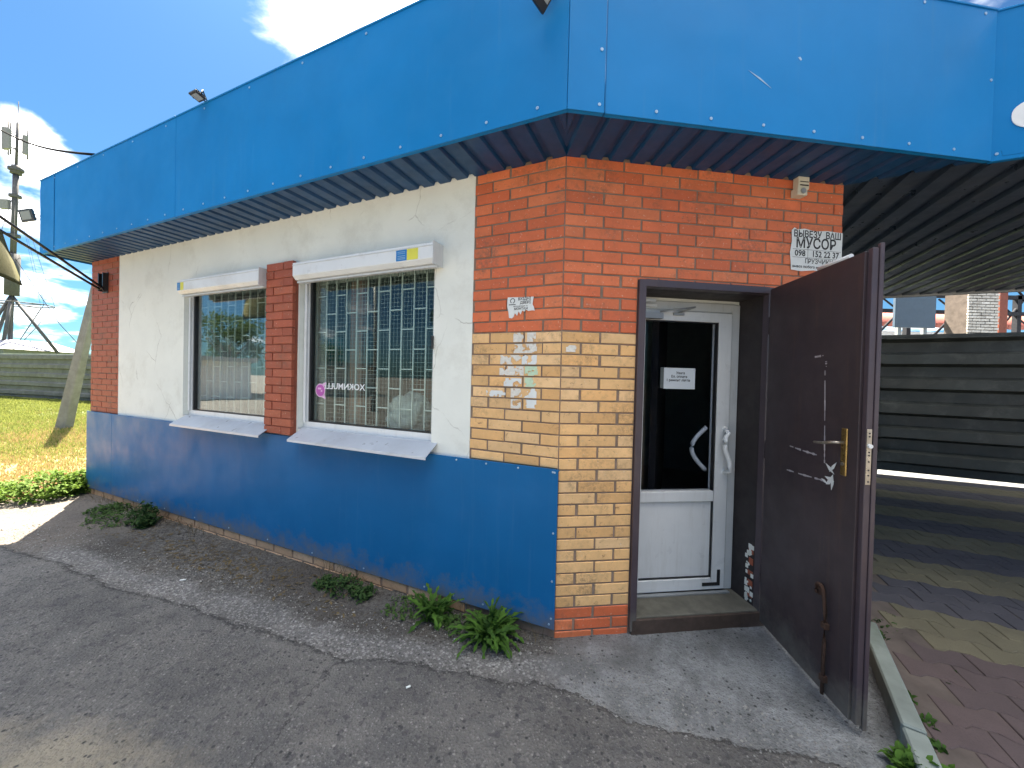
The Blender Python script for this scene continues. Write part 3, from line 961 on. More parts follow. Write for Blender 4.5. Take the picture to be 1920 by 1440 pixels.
# lower blue panels
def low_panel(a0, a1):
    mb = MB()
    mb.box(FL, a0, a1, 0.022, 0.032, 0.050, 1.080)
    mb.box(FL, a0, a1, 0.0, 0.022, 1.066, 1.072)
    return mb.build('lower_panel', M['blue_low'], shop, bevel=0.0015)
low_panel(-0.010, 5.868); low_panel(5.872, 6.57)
sl = MB()
for z in (1.062, 0.06 + 0.02):
    for s in list(np.arange(0.025, 0.75, 0.24)) + list(np.arange(1.0, 5.8, 0.6)):
        if z > 1 and s > 0.9: continue
        sl.disc(FL(s, 0.032, z), nL, 0.007, 0.003, 8)
for z in (0.12, 0.36, 0.67, 1.06): sl.disc(FL(0.012, 0.032, z), nL, 0.007, 0.003, 8)
sl.build('panel_screws', M['screw'], shop, kind='stuff')


# windows -------------------------------------------------------------
def window(a0, a1, z0, z1, box0, box1, sill0, sill1, lab, flag_a, flag_w, curtain):
    fo = -0.055
    mb = MB()
    w = 0.036
    mb.box(FL, a0 + 0.002, a1 - 0.002, fo - 0.06, fo, z0 + 0.001, z0 + 0.062)
    mb.box(FL, a0 + 0.002, a1 - 0.002, fo - 0.06, fo, z1 - w, z1 - 0.001)
    mb.box(FL, a0 + 0.002, a0 + 0.045, fo - 0.06, fo, z0 + 0.062, z1 - w)
    mb.box(FL, a1 - 0.055, a1 - 0.002, fo - 0.06, fo, z0 + 0.062, z1 - w)
    wnd = mb.build('window', M['pvc'], shop, bevel=0.003, label=lab)
    # guide rails of the roller shutter, proud of the frame
    g = MB()
    g.box(FL, a1 - 0.05, a1 - 0.022, fo + 0.001, fo + 0.022, z0 + 0.06, 2.47)
    g.box(FL, a0 + 0.004, a0 + 0.022, fo + 0.001, fo + 0.022, z0 + 0.06, 2.47)
    g.build('shutter_guide', M['shutter'], wnd, bevel=0.002)
    gk = MB().box(FL, a1 - 0.078, a1 - 0.055, fo - 0.05, fo - 0.012, z0 + 0.075, z1 - w)
    gk.box(FL, a0 + 0.045, a0 + 0.052, fo - 0.05, fo - 0.012, z0 + 0.075, z1 - w)
    gk.box(FL, a0 + 0.045, a1 - 0.055, fo - 0.05, fo - 0.012, z0 + 0.062, z0 + 0.074)
    gk.build('rubber_seal', M['black'], wnd)
    MB().box(FL, a0 + 0.05, a1 - 0.077, fo - 0.034, fo - 0.028, z0 + 0.074, z1 - w).build('pane', M['glass'] if curtain else M['glass_clear'], wnd)
    # roller shutter case
    prof = [(0.0005, 2.62), (0.118, 2.612), (0.12, 2.608), (0.12, 2.50), (0.092, 2.470), (0.0005, 2.462)]
    sh = MB().extr([FL(box0, o_, z_) for o_, z_ in prof], dL * (box1 - box0))
    sh.build('shutter_case', M['shutter'], wnd, bevel=0.002)
    ec = MB()
    ec.box(FL, box0 - 0.006, box0 - 0.0005, -0.0, 0.125, 2.458, 2.622)
    ec.box(FL, box0, box1, 0.1205, 0.124, 2.588, 2.592)
    ec.box(FL, box0, box1, 0.04, 0.075, 2.448, 2.464)
    ec.build('case_end_cap', M['pvc_old'], wnd)
    sb_ = MB(); sb_.box(FL, flag_a, flag_a + flag_w * 0.5, 0.1205, 0.1215, 2.505, 2.585)
    so = sb_.build('sticker', M['flag_yellow'], wnd, label='yellow sticker with faint lettering')
    sb_ = MB(); sb_.box(FL, flag_a + flag_w * 0.5 + 0.002, flag_a + flag_w, 0.1205, 0.1215, 2.505, 2.585)
    so = sb_.build('sticker', M['flag_blue'], wnd, label='blue sticker with faint lettering')
    lt = MB()
    for zz in (2.568, 2.556, 2.538, 2.525, 2.515):
        lt.box(FL, flag_a + flag_w * 0.58, flag_a + flag_w * 0.93, 0.1217, 0.1222, zz, zz + 0.005)
    lt.build('sticker_lettering', M['screw'], wnd, kind='stuff')
    # sill sheet
    sm_ = MB()
    pr = [(0.0, 1.160), (0.142, 1.078), (0.142, 1.058), (0.139, 1.058), (0.139, 1.074), (0.0, 1.156)]
    sm_.extr([FL(sill0, o_, z_) for o_, z_ in pr], dL * (sill1 - sill0))
    sm_.box(FL, a0 + 0.003, a1 - 0.003, -0.054, 0.0005, 1.1505, 1.160)
    sm_.build('window_sill', M['sill'], wnd)
    # grille: uprights with staggered crosspieces
    gr = MB()
    n = 11; st = (a1 - a0 - 0.1) / n
    for k in range(n + 1):
        a = a0 + 0.05 + k * st
        gr.box(FL, a - 0.0045, a + 0.0045, -0.150, -0.139, z0 + 0.02, z1)
        if k < n:
            ph = 0.0 if k % 2 else 0.165
            z = z0 + 0.06 + ph
            while z < z1 - 0.05:
                gr.box(FL, a + 0.0055, a + st - 0.0055, -0.149, -0.140, z, z + 0.009)
                z += 0.33
    gr.build('security_grille', M['grille'], wnd)
    wm = MB()
    a = a0 + 0.05
    while a < a1 - 0.05:
        wm.box(FL, a, a + 0.0022, -0.160, -0.158, z0 + 0.03, z1); a += 0.036
    z = z0 + 0.04
    while z < z1:
        wm.box(FL, a0 + 0.05, a1 - 0.05, -0.158, -0.156, z, z + 0.0022); z += 0.036
    wm.build('wire_mesh', M['mesh'], wnd)
    return wnd


win2 = window(*W2, 0.925, 2.395, 0.935, 2.40, 'larger clear window nearest the brick corner with roller shutter case', 1.055, 0.20, False)
win1 = window(*W1, 2.852, 4.205, 2.79, 4.275, 'window left of the brick pier with net curtain behind it', 4.085, 0.12, True)

# lock on the guide
MB().box(FL, 0.985, 0.998, 0.001, 0.022, 1.86, 1.96).build('shutter_lock', M['black'], win2, bevel=0.003)
# pink bubble sticker on the inside of the pane
def ring_poly(c_a, c_z, r, n=20, sq=1.0, tail=None):
    pts = []
    for i in range(n):
        t = 2 * math.pi * i / n
        rr = r
        pts.append((c_a + rr * math.cos(t) * sq, c_z + rr * math.sin(t)))
    return pts


def flat(mb, fr, pts, b, th=0.0012):
    mb.extr([fr(a, b, z) for a, z in pts], fr.n * th)


stk = MB(); bcol = 2.275; zc_ = 1.505
pts = ring_poly(bcol, zc_, 0.062, 22)
pts = [(a, z) for a, z in pts]
pts.insert(0, (bcol + 0.0, zc_)) if False else None
flat(stk, FL, pts, -0.0815, 0.0006)
flat(stk, FL, [(bcol - 0.045, zc_ + 0.03), (bcol - 0.075, zc_ + 0.078), (bcol - 0.02, zc_ + 0.058)], -0.0815, 0.0006)
flat(stk, FL, [(bcol - 0.05, zc_ - 0.02), (bcol - 0.07, zc_ - 0.078), (bcol - 0.01, zc_ - 0.058)], -0.0815, 0.0006)
so = stk.build('sticker', M['pink_l'], win2, label='round magenta speech bubble sticker with pale rim')
stk = MB(); flat(stk, FL, ring_poly(bcol, zc_, 0.052, 22), -0.0808, 0.0006)
stk.build('sticker_face', M['pink'], so) if False else stk.build('sticker_face', M['pink'], win2)
stk = MB()
stk.box(FL, bcol - 0.012, bcol + 0.03, -0.0800, -0.0796, zc_ + 0.008, zc_ + 0.024)
stk.box(FL, bcol - 0.026, bcol - 0.008, -0.0800, -0.0796, zc_ - 0.012, zc_ + 0.002)
stk.build('sticker_lettering', M['pink_l'], win2)


# text ----------------------------------------------------------------
def text_mb(mb, s, size, org, xd, b_n, bold=0.0, align='CENTER', sx=1.0, th=0.0006, mirror=False):
    cu = bpy.data.curves.new('txt', 'FONT')
    cu.body = s; cu.size = size; cu.align_x = align; cu.align_y = 'CENTER'; cu.offset = bold * size
    cu.resolution_u = 2
    to = bpy.data.objects.new('txt', cu)
    col.objects.link(to)
    dg = bpy.context.evaluated_depsgraph_get()
    me = bpy.data.meshes.new_from_object(to.evaluated_get(dg))
    mi = -1 if mirror else 1
    vs = [Vector(org) + xd * (v.co.x * sx * mi) + ZV * v.co.y + b_n * th for v in me.vertices]
    fs = [tuple(p.vertices) for p in me.polygons]
    mb.add(vs, fs)
    bpy.data.objects.remove(to); bpy.data.curves.remove(cu); bpy.data.meshes.remove(me)


wt = MB()
text_mb(wt, 'XOKNMULLE', 0.075, FL(1.99, -0.082, 1.545), dL * -1, nL, 0.02, mirror=True, sx=1.12)
wt.build('mirrored_window_lettering', M['white'], win2, label='white mirrored lettering across the lower pane')

# ------------------------------------------------------------------ doorway
dw = MB()
t = 0.045
dw.box(FR, 0.508, 0.508 + t, -0.04, 0.022, 0.0, 2.326)
dw.box(FR, 0.508 + t, 1.455, -0.04, 0.022, 2.326 - t, 2.326)
dw.box(FR, 1.455, 1.50, -0.04, 0.012, 0.0, 2.326)
dfr = dw.build('door_frame', M['frame_brown'], shop, bevel=0.002)
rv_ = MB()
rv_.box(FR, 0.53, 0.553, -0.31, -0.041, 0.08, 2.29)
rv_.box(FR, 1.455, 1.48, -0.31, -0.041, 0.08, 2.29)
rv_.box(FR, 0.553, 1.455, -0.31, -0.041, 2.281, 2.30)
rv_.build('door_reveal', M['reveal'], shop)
# chipped brick corner at the foot of the reveal
ch = MB()
random.seed(3)
for k in range(5):
    z = 0.13 + k * 0.078
    ch.box(FR, 1.4515, 1.4545, -0.055 - random.uniform(.03, .05), -0.048, z, z + 0.05 * random.uniform(.6, 1))
ch.build('exposed_brick_patch', M['pier_brick'], shop)
ch = MB()
for k in range(26):
    z = 0.10 + random.random() ** 1.5 * 0.40; o = -0.05 - random.random() * 0.06
    r_ = random.uniform(.004, .014)
    ch.box(FR, 1.4505, 1.4545, o - r_, o + r_, z - r_ * 1.6, z + r_ * .9)
ch.build('exposed_plaster_patch', M['plaster'], shop, kind='stuff')

# inner white door
D0 = -0.25
iv = MB()
iv.box(FR, 1.388, 1.455, D0 - 0.05, D0, 0.085, 2.256)
iv.box(FR, 0.56, 1.388, D0 - 0.05, D0, 2.19, 2.256)
iv.box(FR, 0.555, 0.60, D0 - 0.05, D0, 0.085, 2.19)
ivo = iv.build('door_surround', M['pvc_old'], shop, bevel=0.006)
# foam between surround and reveal top
fo_ = MB().box(FR, 0.56, 1.45, D0 - 0.045, D0 - 0.01, 2.257, 2.28); fo_.build('foam_filler', M['plaster'], ivo)
ds = MB()
ds.box(FR, 1.275, 1.383, D0 - 0.055, D0 + 0.012, 0.095, 2.185)       # right stile
ds.box(FR, 0.605, 0.69, D0 - 0.055, D0 + 0.012, 0.095, 2.185)        # left stile
ds.box(FR, 0.69, 1.275, D0 - 0.055, D0 + 0.012, 2.112, 2.185)
ds.box(FR, 0.69, 1.275, D0 - 0.055, D0 + 0.012, 0.765, 0.845)
ds.box(FR, 0.69, 1.275, D0 - 0.055, D0 + 0.012, 0.095, 0.185)
idoor = ds.build('inner_door', M['pvc'], shop, bevel=0.005, label='white half glazed inner door with arched handle')
MB().box(FR, 0.70, 1.270, D0 - 0.035, D0 - 0.010, 0.19, 0.760).build('lower_panel', M['pvc'], idoor, bevel=0.004)
sl_ = MB()
sl_.box(FR, 1.266, 1.275, D0 - 0.02, D0 + 0.004, 0.185, 0.765)
sl_.box(FR, 0.69, 1.266, D0 - 0.02, D0 + 0.004, 0.185, 0.192)
sl_.box(FR, 1.262, 1.275, D0 - 0.02, D0 + 0.004, 0.845, 2.112)
sl_.box(FR, 0.69, 1.262, D0 - 0.02, D0 + 0.004, 2.104, 2.112)
sl_.box(FR, 1.385, 1.3875, D0 - 0.02, D0 + 0.002, 0.095, 2.185)
sl_.build('rubber_seal', M['black'], idoor)
MB().box(FR, 0.692, 1.272, D0 - 0.030, D0 - 0.022, 0.846, 2.110).build('pane', M['door_glass'], idoor)
# outer pull: arched tube on the stile; inner one behind the glass
def arc_handle(a_base, b_base, z0, z1, bow, out, name, mat, wob=0):
    mb = MB(); pts = []
    for i in range(13):
        t_ = i / 12
        z = z0 + (z1 - z0) * t_
        k = math.sin(math.pi * t_)
        pts.append(FR(a_base - bow * k + wob * math.sin(2 * math.pi * t_), b_base + out * min(1, 4 * k), z))
    mb.tube(pts, 0.017, 10)
    mb.disc(FR(a_base, D0 + 0.0125, z0), nR, 0.022, 0.006, 12)
    mb.disc(FR(a_base, D0 + 0.0125, z1), nR, 0.022, 0.006, 12)
    return mb.build(name, mat, idoor)


arc_handle(1.350, D0 + 0.013, 0.985, 1.315, 0.034, 0.06, 'pull_handle', M['handle'], 0.022)
hb = MB(); pts = []
for i in range(13):
    t_ = i / 12; k = math.sin(math.pi * t_)
    pts.append(FR(1.258 - 0.105 * k, D0 - 0.075 - 0.02 * k, 0.985 + 0.33 * t_))
hb.tube(pts, 0.016, 10)
hb.build('pull_handle', M['handle'], idoor)
MB().box(FR, 1.20, 1.345, D0 + 0.0125, D0 + 0.015, 0.125, 0.150).box(FR, 1.320, 1.345, D0 + 0.0125, D0 + 0.015, 0.150, 0.245).build('corner_plate', M['black'], idoor)
# door closer, arm and the lamp tube behind the head
dc = MB()
dc.box(FR, 0.60, 0.80, D0 + 0.013, D0 + 0.06, 2.115, 2.155)
dc.tube([FR(0.78, D0 + 0.05, 2.165), FR(1.02, D0 + 0.10, 2.20)], 0.006, 6)
dc.tube([FR(1.02, D0 + 0.10, 2.20), FR(0.93, D0 + 0.02, 2.165)], 0.006, 6)
dc.box(FR, 0.90, 0.98, D0 + 0.013, D0 + 0.03, 2.15, 2.17)
dc.build('door_closer', M['galv'], idoor)
lt = MB(); lt.tube([FR(0.56, -0.16, 2.235), FR(0.72, -0.16, 2.235)], 0.011, 8); lt.box(FR, 0.565, 0.77, D0 + 0.001, D0 + 0.02, 2.205, 2.225)
lt.build('door_contact', M['white'], shop)
ps = MB().box(FR, 0.862, 1.113, D0 - 0.0215, D0 - 0.0205, 1.608, 1.765)
sheet = ps.build('paper_notice', M['door_paper'], None, label='white paper notice with three printed lines taped on the dark door glass', cat='notice')
ps = MB().box(FR, 0.835, 0.868, D0 - 0.0215, D0 - 0.0208, 1.612, 1.768); ps.build('tape', M['ink_soft'], sheet)
pt = MB()
text_mb(pt, 'Увага', 0.026, FR(0.995, D0 - 0.0202, 1.727), dR, nR, 0.02)
text_mb(pt, 'Ел. оплата', 0.026, FR(0.985, D0 - 0.0202, 1.700), dR, nR, 0.02)
text_mb(pt, '1 ремонт ліфтів', 0.026, FR(0.978, D0 - 0.0202, 1.673), dR, nR, 0.02)
pt.build('printed_lines', M['ink'], sheet)

# threshold step
MB().box(FR, 0.508, 1.50, -0.31, 0.004, 0.0, 0.082).build('door_step', M['step'], shop, bevel=0.004)
MB().box(FR, 0.52, 1.495, 0.0045, 0.022, -0.03, 0.074).build('step_edging', M['step_front'], shop, bevel=0.004)
MB().box(FR, 0.56, 1.40, -0.23, -0.20, 0.083, 0.092).build('door_threshold', M['galv'], shop)

# steel outer door -----------------------------------------------------
LW_, LT_ = 0.775, 0.040
lf = MB()
lf.box(FF, 0.0, LW_ - 0.028, -LT_, 0.0, 0.03, 2.305)
steel = lf.build('steel_door', M['brown'], shop, bevel=0.002, label='open dark brown steel outer door')
ed = MB().box(FF, LW_ - 0.0275, LW_, -LT_, -0.012, 0.03, 2.315).box(FF, LW_ - 0.012, LW_ + 0.006, -LT_ - 0.020, -LT_ - 0.0005, 0.01, 2.335)
ed.build('door_edge', M['frame_brown'], steel, bevel=0.002)
MB().box(FF, LW_ + 0.0005, LW_ + 0.0035, -0.036, -0.014, 1.19, 1.455).build('lock_plate', M['steel'], steel, bevel=0.001)
lb = MB()
lb.disc(FF(LW_ + 0.0035, -0.025, 1.375), dF, 0.010, 0.010, 12)
lb.build('lock_bolt', M['white'], steel)
lb = MB()
for z in (1.435, 1.42, 1.345, 1.33, 1.30, 1.26, 1.235, 1.205): lb.disc(FF(LW_ + 0.0035, -0.025, z), dF, 0.004, 0.001, 8)
lb.build('lock_holes', M['dark'], steel)
hp = MB().box(FF, 0.652, 0.690, 0.0005, 0.008, 1.205, 1.445); hpo = hp.build('handle_plate', M['brass'], steel, bevel=0.004)
hl = MB().tube([FF(0.672, 0.008, 1.372), FF(0.672, 0.045, 1.372), FF(0.655, 0.055, 1.370), FF(0.60, 0.056, 1.358), FF(0.535, 0.054, 1.352)], [0.009, 0.008, 0.008, 0.0075, 0.006], 8)
hl.build('lever_handle', M['steel'], steel)
cy = MB().disc(FF(0.672, 0.008, 1.265), nF, 0.009, 0.006, 10); cy.build('key_cylinder', M['steel'], steel)
# white foam batten on the top edge
MB().tube([FF(0.42, -0.02, 2.318), FF(0.64, -0.02, 2.318)], 0.013, 8).build('foam_batten', M['white'], steel)
# bare metal marks where something was glued
mk = MB(); random.seed(11)
def streak(pts, w):
    for (a0, z0), (a1, z1) in zip(pts, pts[1:]):
        n = 7
        for i in range(n):
            if random.random() < 0.16: continue
            t0, t1 = i / n, (i + 1.0) / n
            ww = w * random.uniform(0.4, 1.2)
            A0 = (a0 + (a1 - a0) * t0, z0 + (z1 - z0) * t0); A1 = (a0 + (a1 - a0) * t1, z0 + (z1 - z0) * t1)
            dx, dz = A1[0] - A0[0], A1[1] - A0[1]; l = math.hypot(dx, dz); nx_, nz_ = -dz / l * ww, dx / l * ww
            flat(mk, FF, [(A0[0] + nx_, A0[1] + nz_), (A1[0] + nx_, A1[1] + nz_), (A1[0] - nx_, A1[1] - nz_), (A0[0] - nx_, A0[1] - nz_)], 0.0006, 0.0005)
streak([(0.44, 1.818), (0.505, 1.822)], 0.006)
streak([(0.525, 1.79), (0.528, 1.76)], 0.006)
streak([(0.520, 1.74), (0.528, 1.55), (0.535, 1.36), (0.54, 1.24)], 0.0038)
streak([(0.255, 1.282), (0.37, 1.275), (0.48, 1.272)], 0.006)
streak([(0.235, 1.130), (0.38, 1.135), (0.54, 1.145)], 0.005)
mk.build('glue_mark', M['tape'], steel, kind='stuff')
tp = MB()
random.seed(5)
for k in range(9):
    a, z = 0.575 + random.uniform(-.035, .03), 1.20 + random.uniform(-.055, .045)
    th_ = random.uniform(0, 3.14); l = random.uniform(.02, .04); w = random.uniform(.006, .012)
    c_, s_ = math.cos(th_), math.sin(th_)
    flat(tp, FF, [(a + c_ * l, z + s_ * l), (a - s_ * w, z + c_ * w), (a - c_ * l, z - s_ * l), (a + s_ * w, z - c_ * w)], 0.0015 + k * 0.0004, 0.001)
tp.build('torn_tape', M['paper'], steel, label='crumpled scrap of pale tape')
# drop bolt
db = MB()
pts = [FF(0.597, 0.014, 0.03), FF(0.599, 0.014, 0.3), FF(0.600, 0.014, 0.46), FF(0.592, 0.016, 0.53)]
for i in range(9):
    a = math.pi * (i / 8) * 1.25
    pts.append(FF(0.562 + 0.028 * math.cos(a), 0.018, 0.560 + 0.035 * math.sin(a)))
db.tube(pts, 0.0085, 8)
db.build('drop_bolt', M['rust'], steel)
for z in (.10, .38): MB().box(FF, 0.585, 0.615, 0.0005, 0.024, z, z + .03).build('bolt_guide', M['rust'], steel)
MB().disc(FF(0.545, 0.0005, 0.55), nF, 0.022, 0.01, 12).build('bolt_stop', M['rust'], steel)
for z in (0.3, 1.15, 2.0):
    MB().tube([FF(-0.012, -0.012, z), FF(-0.012, -0.012, z + 0.12)], 0.011, 8).build('hinge', M['brown'], steel)

# ------------------------------------------------------------------ things on the walls
# garbage removal poster
po = MB()
rag = [(1.622, 2.462), (1.70, 2.455), (1.80, 2.466), (1.92, 2.458), (2.022, 2.470), (2.020, 2.60), (2.022, 2.742), (1.90, 2.748), (1.80, 2.739), (1.72, 2.752), (1.66, 2.742), (1.640, 2.755), (1.618, 2.735), (1.622, 2.66), (1.610, 2.58), (1.618, 2.52)]
flat(po, FR, rag, 0.004, 0.0015)
post = po.build('poster', M['paper'], None, label='white paper poster with bold black МУСОР and phone number under the eaves by the passage', cat='poster')
pt = MB()
text_mb(pt, 'ВЫВЕЗУ  ВАШ', 0.064, FR(1.822, 0.0058, 2.712), dR, nR, 0.022, sx=0.86)
text_mb(pt, 'МУСОР', 0.098, FR(1.812, 0.0058, 2.648), dR, nR, 0.020, sx=0.90)
text_mb(pt, '098', 0.058, FR(1.688, 0.0058, 2.578), dR, nR, 0.022, sx=0.98)
text_mb(pt, '152 22 37', 0.058, FR(1.888, 0.0058, 2.578), dR, nR, 0.022, sx=0.92)
text_mb(pt, 'ГРУЗЧИКИ', 0.045, FR(1.84, 0.0058, 2.526), dR, nR, 0.014, sx=0.95)
text_mb(pt, 'вывоз любого мусора', 0.026, FR(1.77, 0.0058, 2.487), dR, nR, 0.02)
pt.box(FR, 1.63, 2.01, 0.0060, 0.0063, 2.606, 2.608).box(FR, 1.63, 2.01, 0.0060, 0.0063, 2.550, 2.552).box(FR, 1.748, 1.750, 0.0060, 0.0063, 2.51, 2.67)
pt.build('print', M['ink'], post)
# torn entrance door advert
po = MB()
rag = [(0.372, 2.066), (0.350, 2.062), (0.338, 2.072), (0.330, 2.096), (0.312, 2.078), (0.302, 2.108), (0.288, 2.085), (0.276, 2.112), (0.262, 2.104), (0.25, 2.118), (0.232, 2.106), (0.205, 2.110), (0.186, 2.106), (0.194, 2.132), (0.204, 2.150), (0.197, 2.20), (0.30, 2.202), (0.385, 2.206), (0.388, 2.15), (0.376, 2.10)]
flat(po, FL, rag, 0.004, 0.0015)
adv = po.build('advert_sticker', M['paper'], None, label='torn white door advert on red bricks beside the corner', cat='sticker')
pt = MB()
text_mb(pt, 'ВХІДНІ', 0.025, FL(0.262, 0.0058, 2.189), -dL, nL, 0.02)
text_mb(pt, 'ДВЕРІ', 0.025, FL(0.255, 0.0058, 2.164), -dL, nL, 0.02)
text_mb(pt, 'виготовлення та', 0.013, FL(0.29, 0.0058, 2.142), -dL, nL, 0.01)
text_mb(pt, 'МОНТАЖ', 0.022, FL(0.285, 0.0058, 2.124), -dL, nL, 0.02)
for i in range(18):
    if i in (13, 14): continue
    a = 2 * math.pi * i / 18; a2 = 2 * math.pi * (i + 1) / 18
    q_ = [(0.348 + r * math.cos(t_), 2.180 + r * math.sin(t_)) for r, t_ in ((0.013, a), (0.013, a2), (0.018, a2), (0.018, a))]
    flat(pt, FL, q_, 0.0060, 0.0003)
pt.box(FL, 0.325, 0.375, 0.0060, 0.0063, 2.152, 2.157)
pt.build('print', M['ink'], adv)

# remains of pasted notices on the yellow bricks (ragged scraps, on brick faces only)
def scrap(fr, a0, a1, z0, z1, seed, mat, lab, thr=-0.05, b=0.0030):
    mb = MB(); st = 0.0062
    for zi in np.arange(z0, z1, st):
        kz = (zi - 0.02) % 0.075
        if kz < 0.0055 or kz > 0.0665: continue
        for ai in np.arange(a0, a1, st):
            ea = min(ai - a0, a1 - ai) / (a1 - a0); ez = min(zi - z0, z1 - zi) / (z1 - z0)
            n = mnoise.fractal(Vector((ai * 26, zi * 26, seed * 7.3)), 1.0, 2.0, 4)
            n += min(0.5, (ea + ez) * 1.3) - 0.30
            if n > thr:
                mb.add([fr(ai, b, zi), fr(ai + st, b, zi), fr(ai + st, b, zi + st), fr(ai, b, zi + st)], [(0, 1, 2, 3)])
    if len(mb.f) < 6: return
    me_n = len(mb.v)
    o = mb.build('torn_notice', mat, None, recalc=False, label=lab, cat='torn notice', group='torn notices pasted on the yellow bricks')
    md = o.modifiers.new('thick', 'SOLIDIFY'); md.thickness = 0.0012; md.offset = 0
    return o


scr = [(0.262, 0.335, 1.895, 1.968, 1, 'paper_old', 'small torn white scrap just below the red bricks, left one of the top pair'),
       (0.175, 0.235, 1.895, 1.968, 2, 'paper_old', 'small torn white scrap just below the red bricks, right one of the top pair'),
       (0.165, 0.330, 1.82, 1.89, 3, 'paper_old', 'wide streaky white scrap in the second brick row below the red bricks'),
       (0.275, 0.430, 1.745, 1.815, 4, 'paper_old', 'wide torn white scrap in the third yellow row, at left above the largest grey one'),
       (0.165, 0.265, 1.745, 1.815, 5, 'paper', 'bright white torn scrap in the third yellow brick row beside a wider one'),
       (0.255, 0.430, 1.67, 1.74, 6, 'paper_old', 'longest grey white scrap, in the fourth yellow brick row'),
       (0.155, 0.245, 1.67, 1.74, 7, 'paper_green', 'pale greenish scrap directly above the green square notice'),
       (0.160, 0.245, 1.595, 1.668, 8, 'paper_green', 'square pale green notice remnant'),
       (0.270, 0.400, 1.595, 1.655, 9, 'paper', 'thin torn white streak left of the green square notice'),
       (0.385, 0.530, 1.52, 1.565, 10, 'paper', 'narrow white streak farthest from the brick corner'),
       (0.265, 0.345, 1.52, 1.59, 11, 'paper_old', 'upper of two narrow ragged scraps below the thin white streak'),
       (0.160, 0.250, 1.46, 1.59, 12, 'paper', 'white ragged scrap hanging below the green square notice'),
       (0.270, 0.340, 1.44, 1.515, 13, 'paper_old', 'lowest small ragged scrap of the pasted notices')]
for q in scr:
    scrap(FL, q[0], q[1], q[2], q[3], q[4], M[q[5]], q[6], thr=-0.12 if q[4] in (8, 7) else -0.02)
scrap(FR, 0.03, 0.095, 1.835, 1.875, 21, M['paper_old'], 'small white scrap on a yellow brick round the corner toward the door', thr=-0.05)

# motion sensor
se = MB()
se.box(FR, 1.615, 1.70, 0.002, 0.05, 3.0, 3.085)
se.box(FR, 1.60, 1.675, 0.002, 0.062, 2.952, 3.005)
sens = se.build('motion_sensor', M['sensor'], None, bevel=0.004, label='small yellowed motion sensor above the poster', cat='sensor')
sn = MB(); sn.disc(FR(1.638, 0.062, 2.978), nR, 0.018, 0.008, 14); sn.build('sensor_lens', M['galv'], sens)
sn = MB(); sn.box(FR, 1.625, 1.69, 0.051, 0.053, 3.02, 3.028).box(FR, 1.625, 1.69, 0.051, 0.053, 3.045, 3.05); sn.build('sensor_slot', M['black'], sens)


# floodlights
def flood(ctr, xdir, facing, w, h, lab, arm_to):
    ctr = Vector(ctr); xdir = Vector(xdir).normalized(); fz = Vector(facing).normalized()
    ud = fz.cross(xdir).normalized()
    if ud.z < 0: ud = -ud
    class G_:
        d = xdir; n = fz; o = ctr
        def __call__(s, a, b, z): return ctr + xdir * a + fz * b + ud * z
    g = G_()
    root = empty('floodlight', ctr, lab, 'floodlight', 'small floodlights on the fascia')
    MB().box(g, -w / 2, w / 2, -0.022, 0, -h / 2, h / 2).build('housing', M['black'], root, bevel=0.004)
    MB().box(g, -w * .36, w * .36, 0.0005, 0.003, -h * .33, h * .33).build('lens', M['lamp_lens'], root)
    fn = MB()
    for k in range(6): fn.box(g, -w * .4 + k * w * .15, -w * .4 + k * w * .15 + 0.005, -0.038, -0.0225, -h * .4, h * .4)
    fn.build('cooling_fin', M['black'], root)
    br_ = MB(); br_.tube([g(-w / 2 - 0.008, -0.01, 0), g(-w / 2 - 0.008, -0.06, 0), Vector(arm_to)], 0.006, 6)
    br_.tube([g(w / 2 + 0.008, -0.01, 0), g(w / 2 + 0.008, -0.06, 0), Vector(arm_to)], 0.006, 6)
    br_.build('bracket', M['black'], root)
    return root


flood(FL(3.14, OH + 0.06, 4.00), dL, nL * 0.25 - ZV * 1.0 - dL * .25, 0.105, 0.085, 'small black floodlight tilted over the middle of the blue fascia top edge', FL(3.14, OH - 0.02, 4.0))
flood(FL(-0.05, OH + 0.10, 3.66), nL * 1.0 + dL * .25, ZV * -0.7 - dL * 0.75 - nL*.1, 0.11, 0.24, 'black floodlight fixed at the top of the fascia near its corner', FL(-0.02, OH + 0.01, 3.80))
flood(FL(7.02, OH + 0.03, 3.60), dL + nL * 0.15, nL * 1.0 - ZV * 0.25 - dL * 0.2, 0.27, 0.15, 'black floodlight on a short arm beyond the far left end of the fascia', FL(6.70, OH - 0.02, 3.52))

# flag bracket with two poles on the far left brick pier
fb = empty('flag_bracket', FL(6.16, 0.01, 2.63), 'black steel flag bracket with two long rods on the far left red pier', 'flag bracket')
b_ = MB().box(FL, 6.08, 6.22, 0.002, 0.010, 2.64, 2.90)
b_.box(FL, 6.08, 6.10, 0.010, 0.055, 2.66, 2.89); b_.box(FL, 6.20, 6.22, 0.010, 0.055, 2.66, 2.89)
b_.tube([FL(6.08, 0.05, 2.69), FL(6.22, 0.05, 2.69)], 0.014, 8)
b_.build('wall_plate', M['black'], fb)
rodA = FL(6.12, 0.05, 2.70); rodB = FL(6.17, 0.05, 2.68)
tA = Vector((-4.875, 3.5, 3.065)); tB = Vector((-4.875, 3.5, 2.935))
for a_, b2 in ((rodA, tA), (rodB, tB)):
    MB().tube([a_, a_ + (b2 - a_) * 1.75], 0.014, 8).build('flag_rod', M['black'], fb)
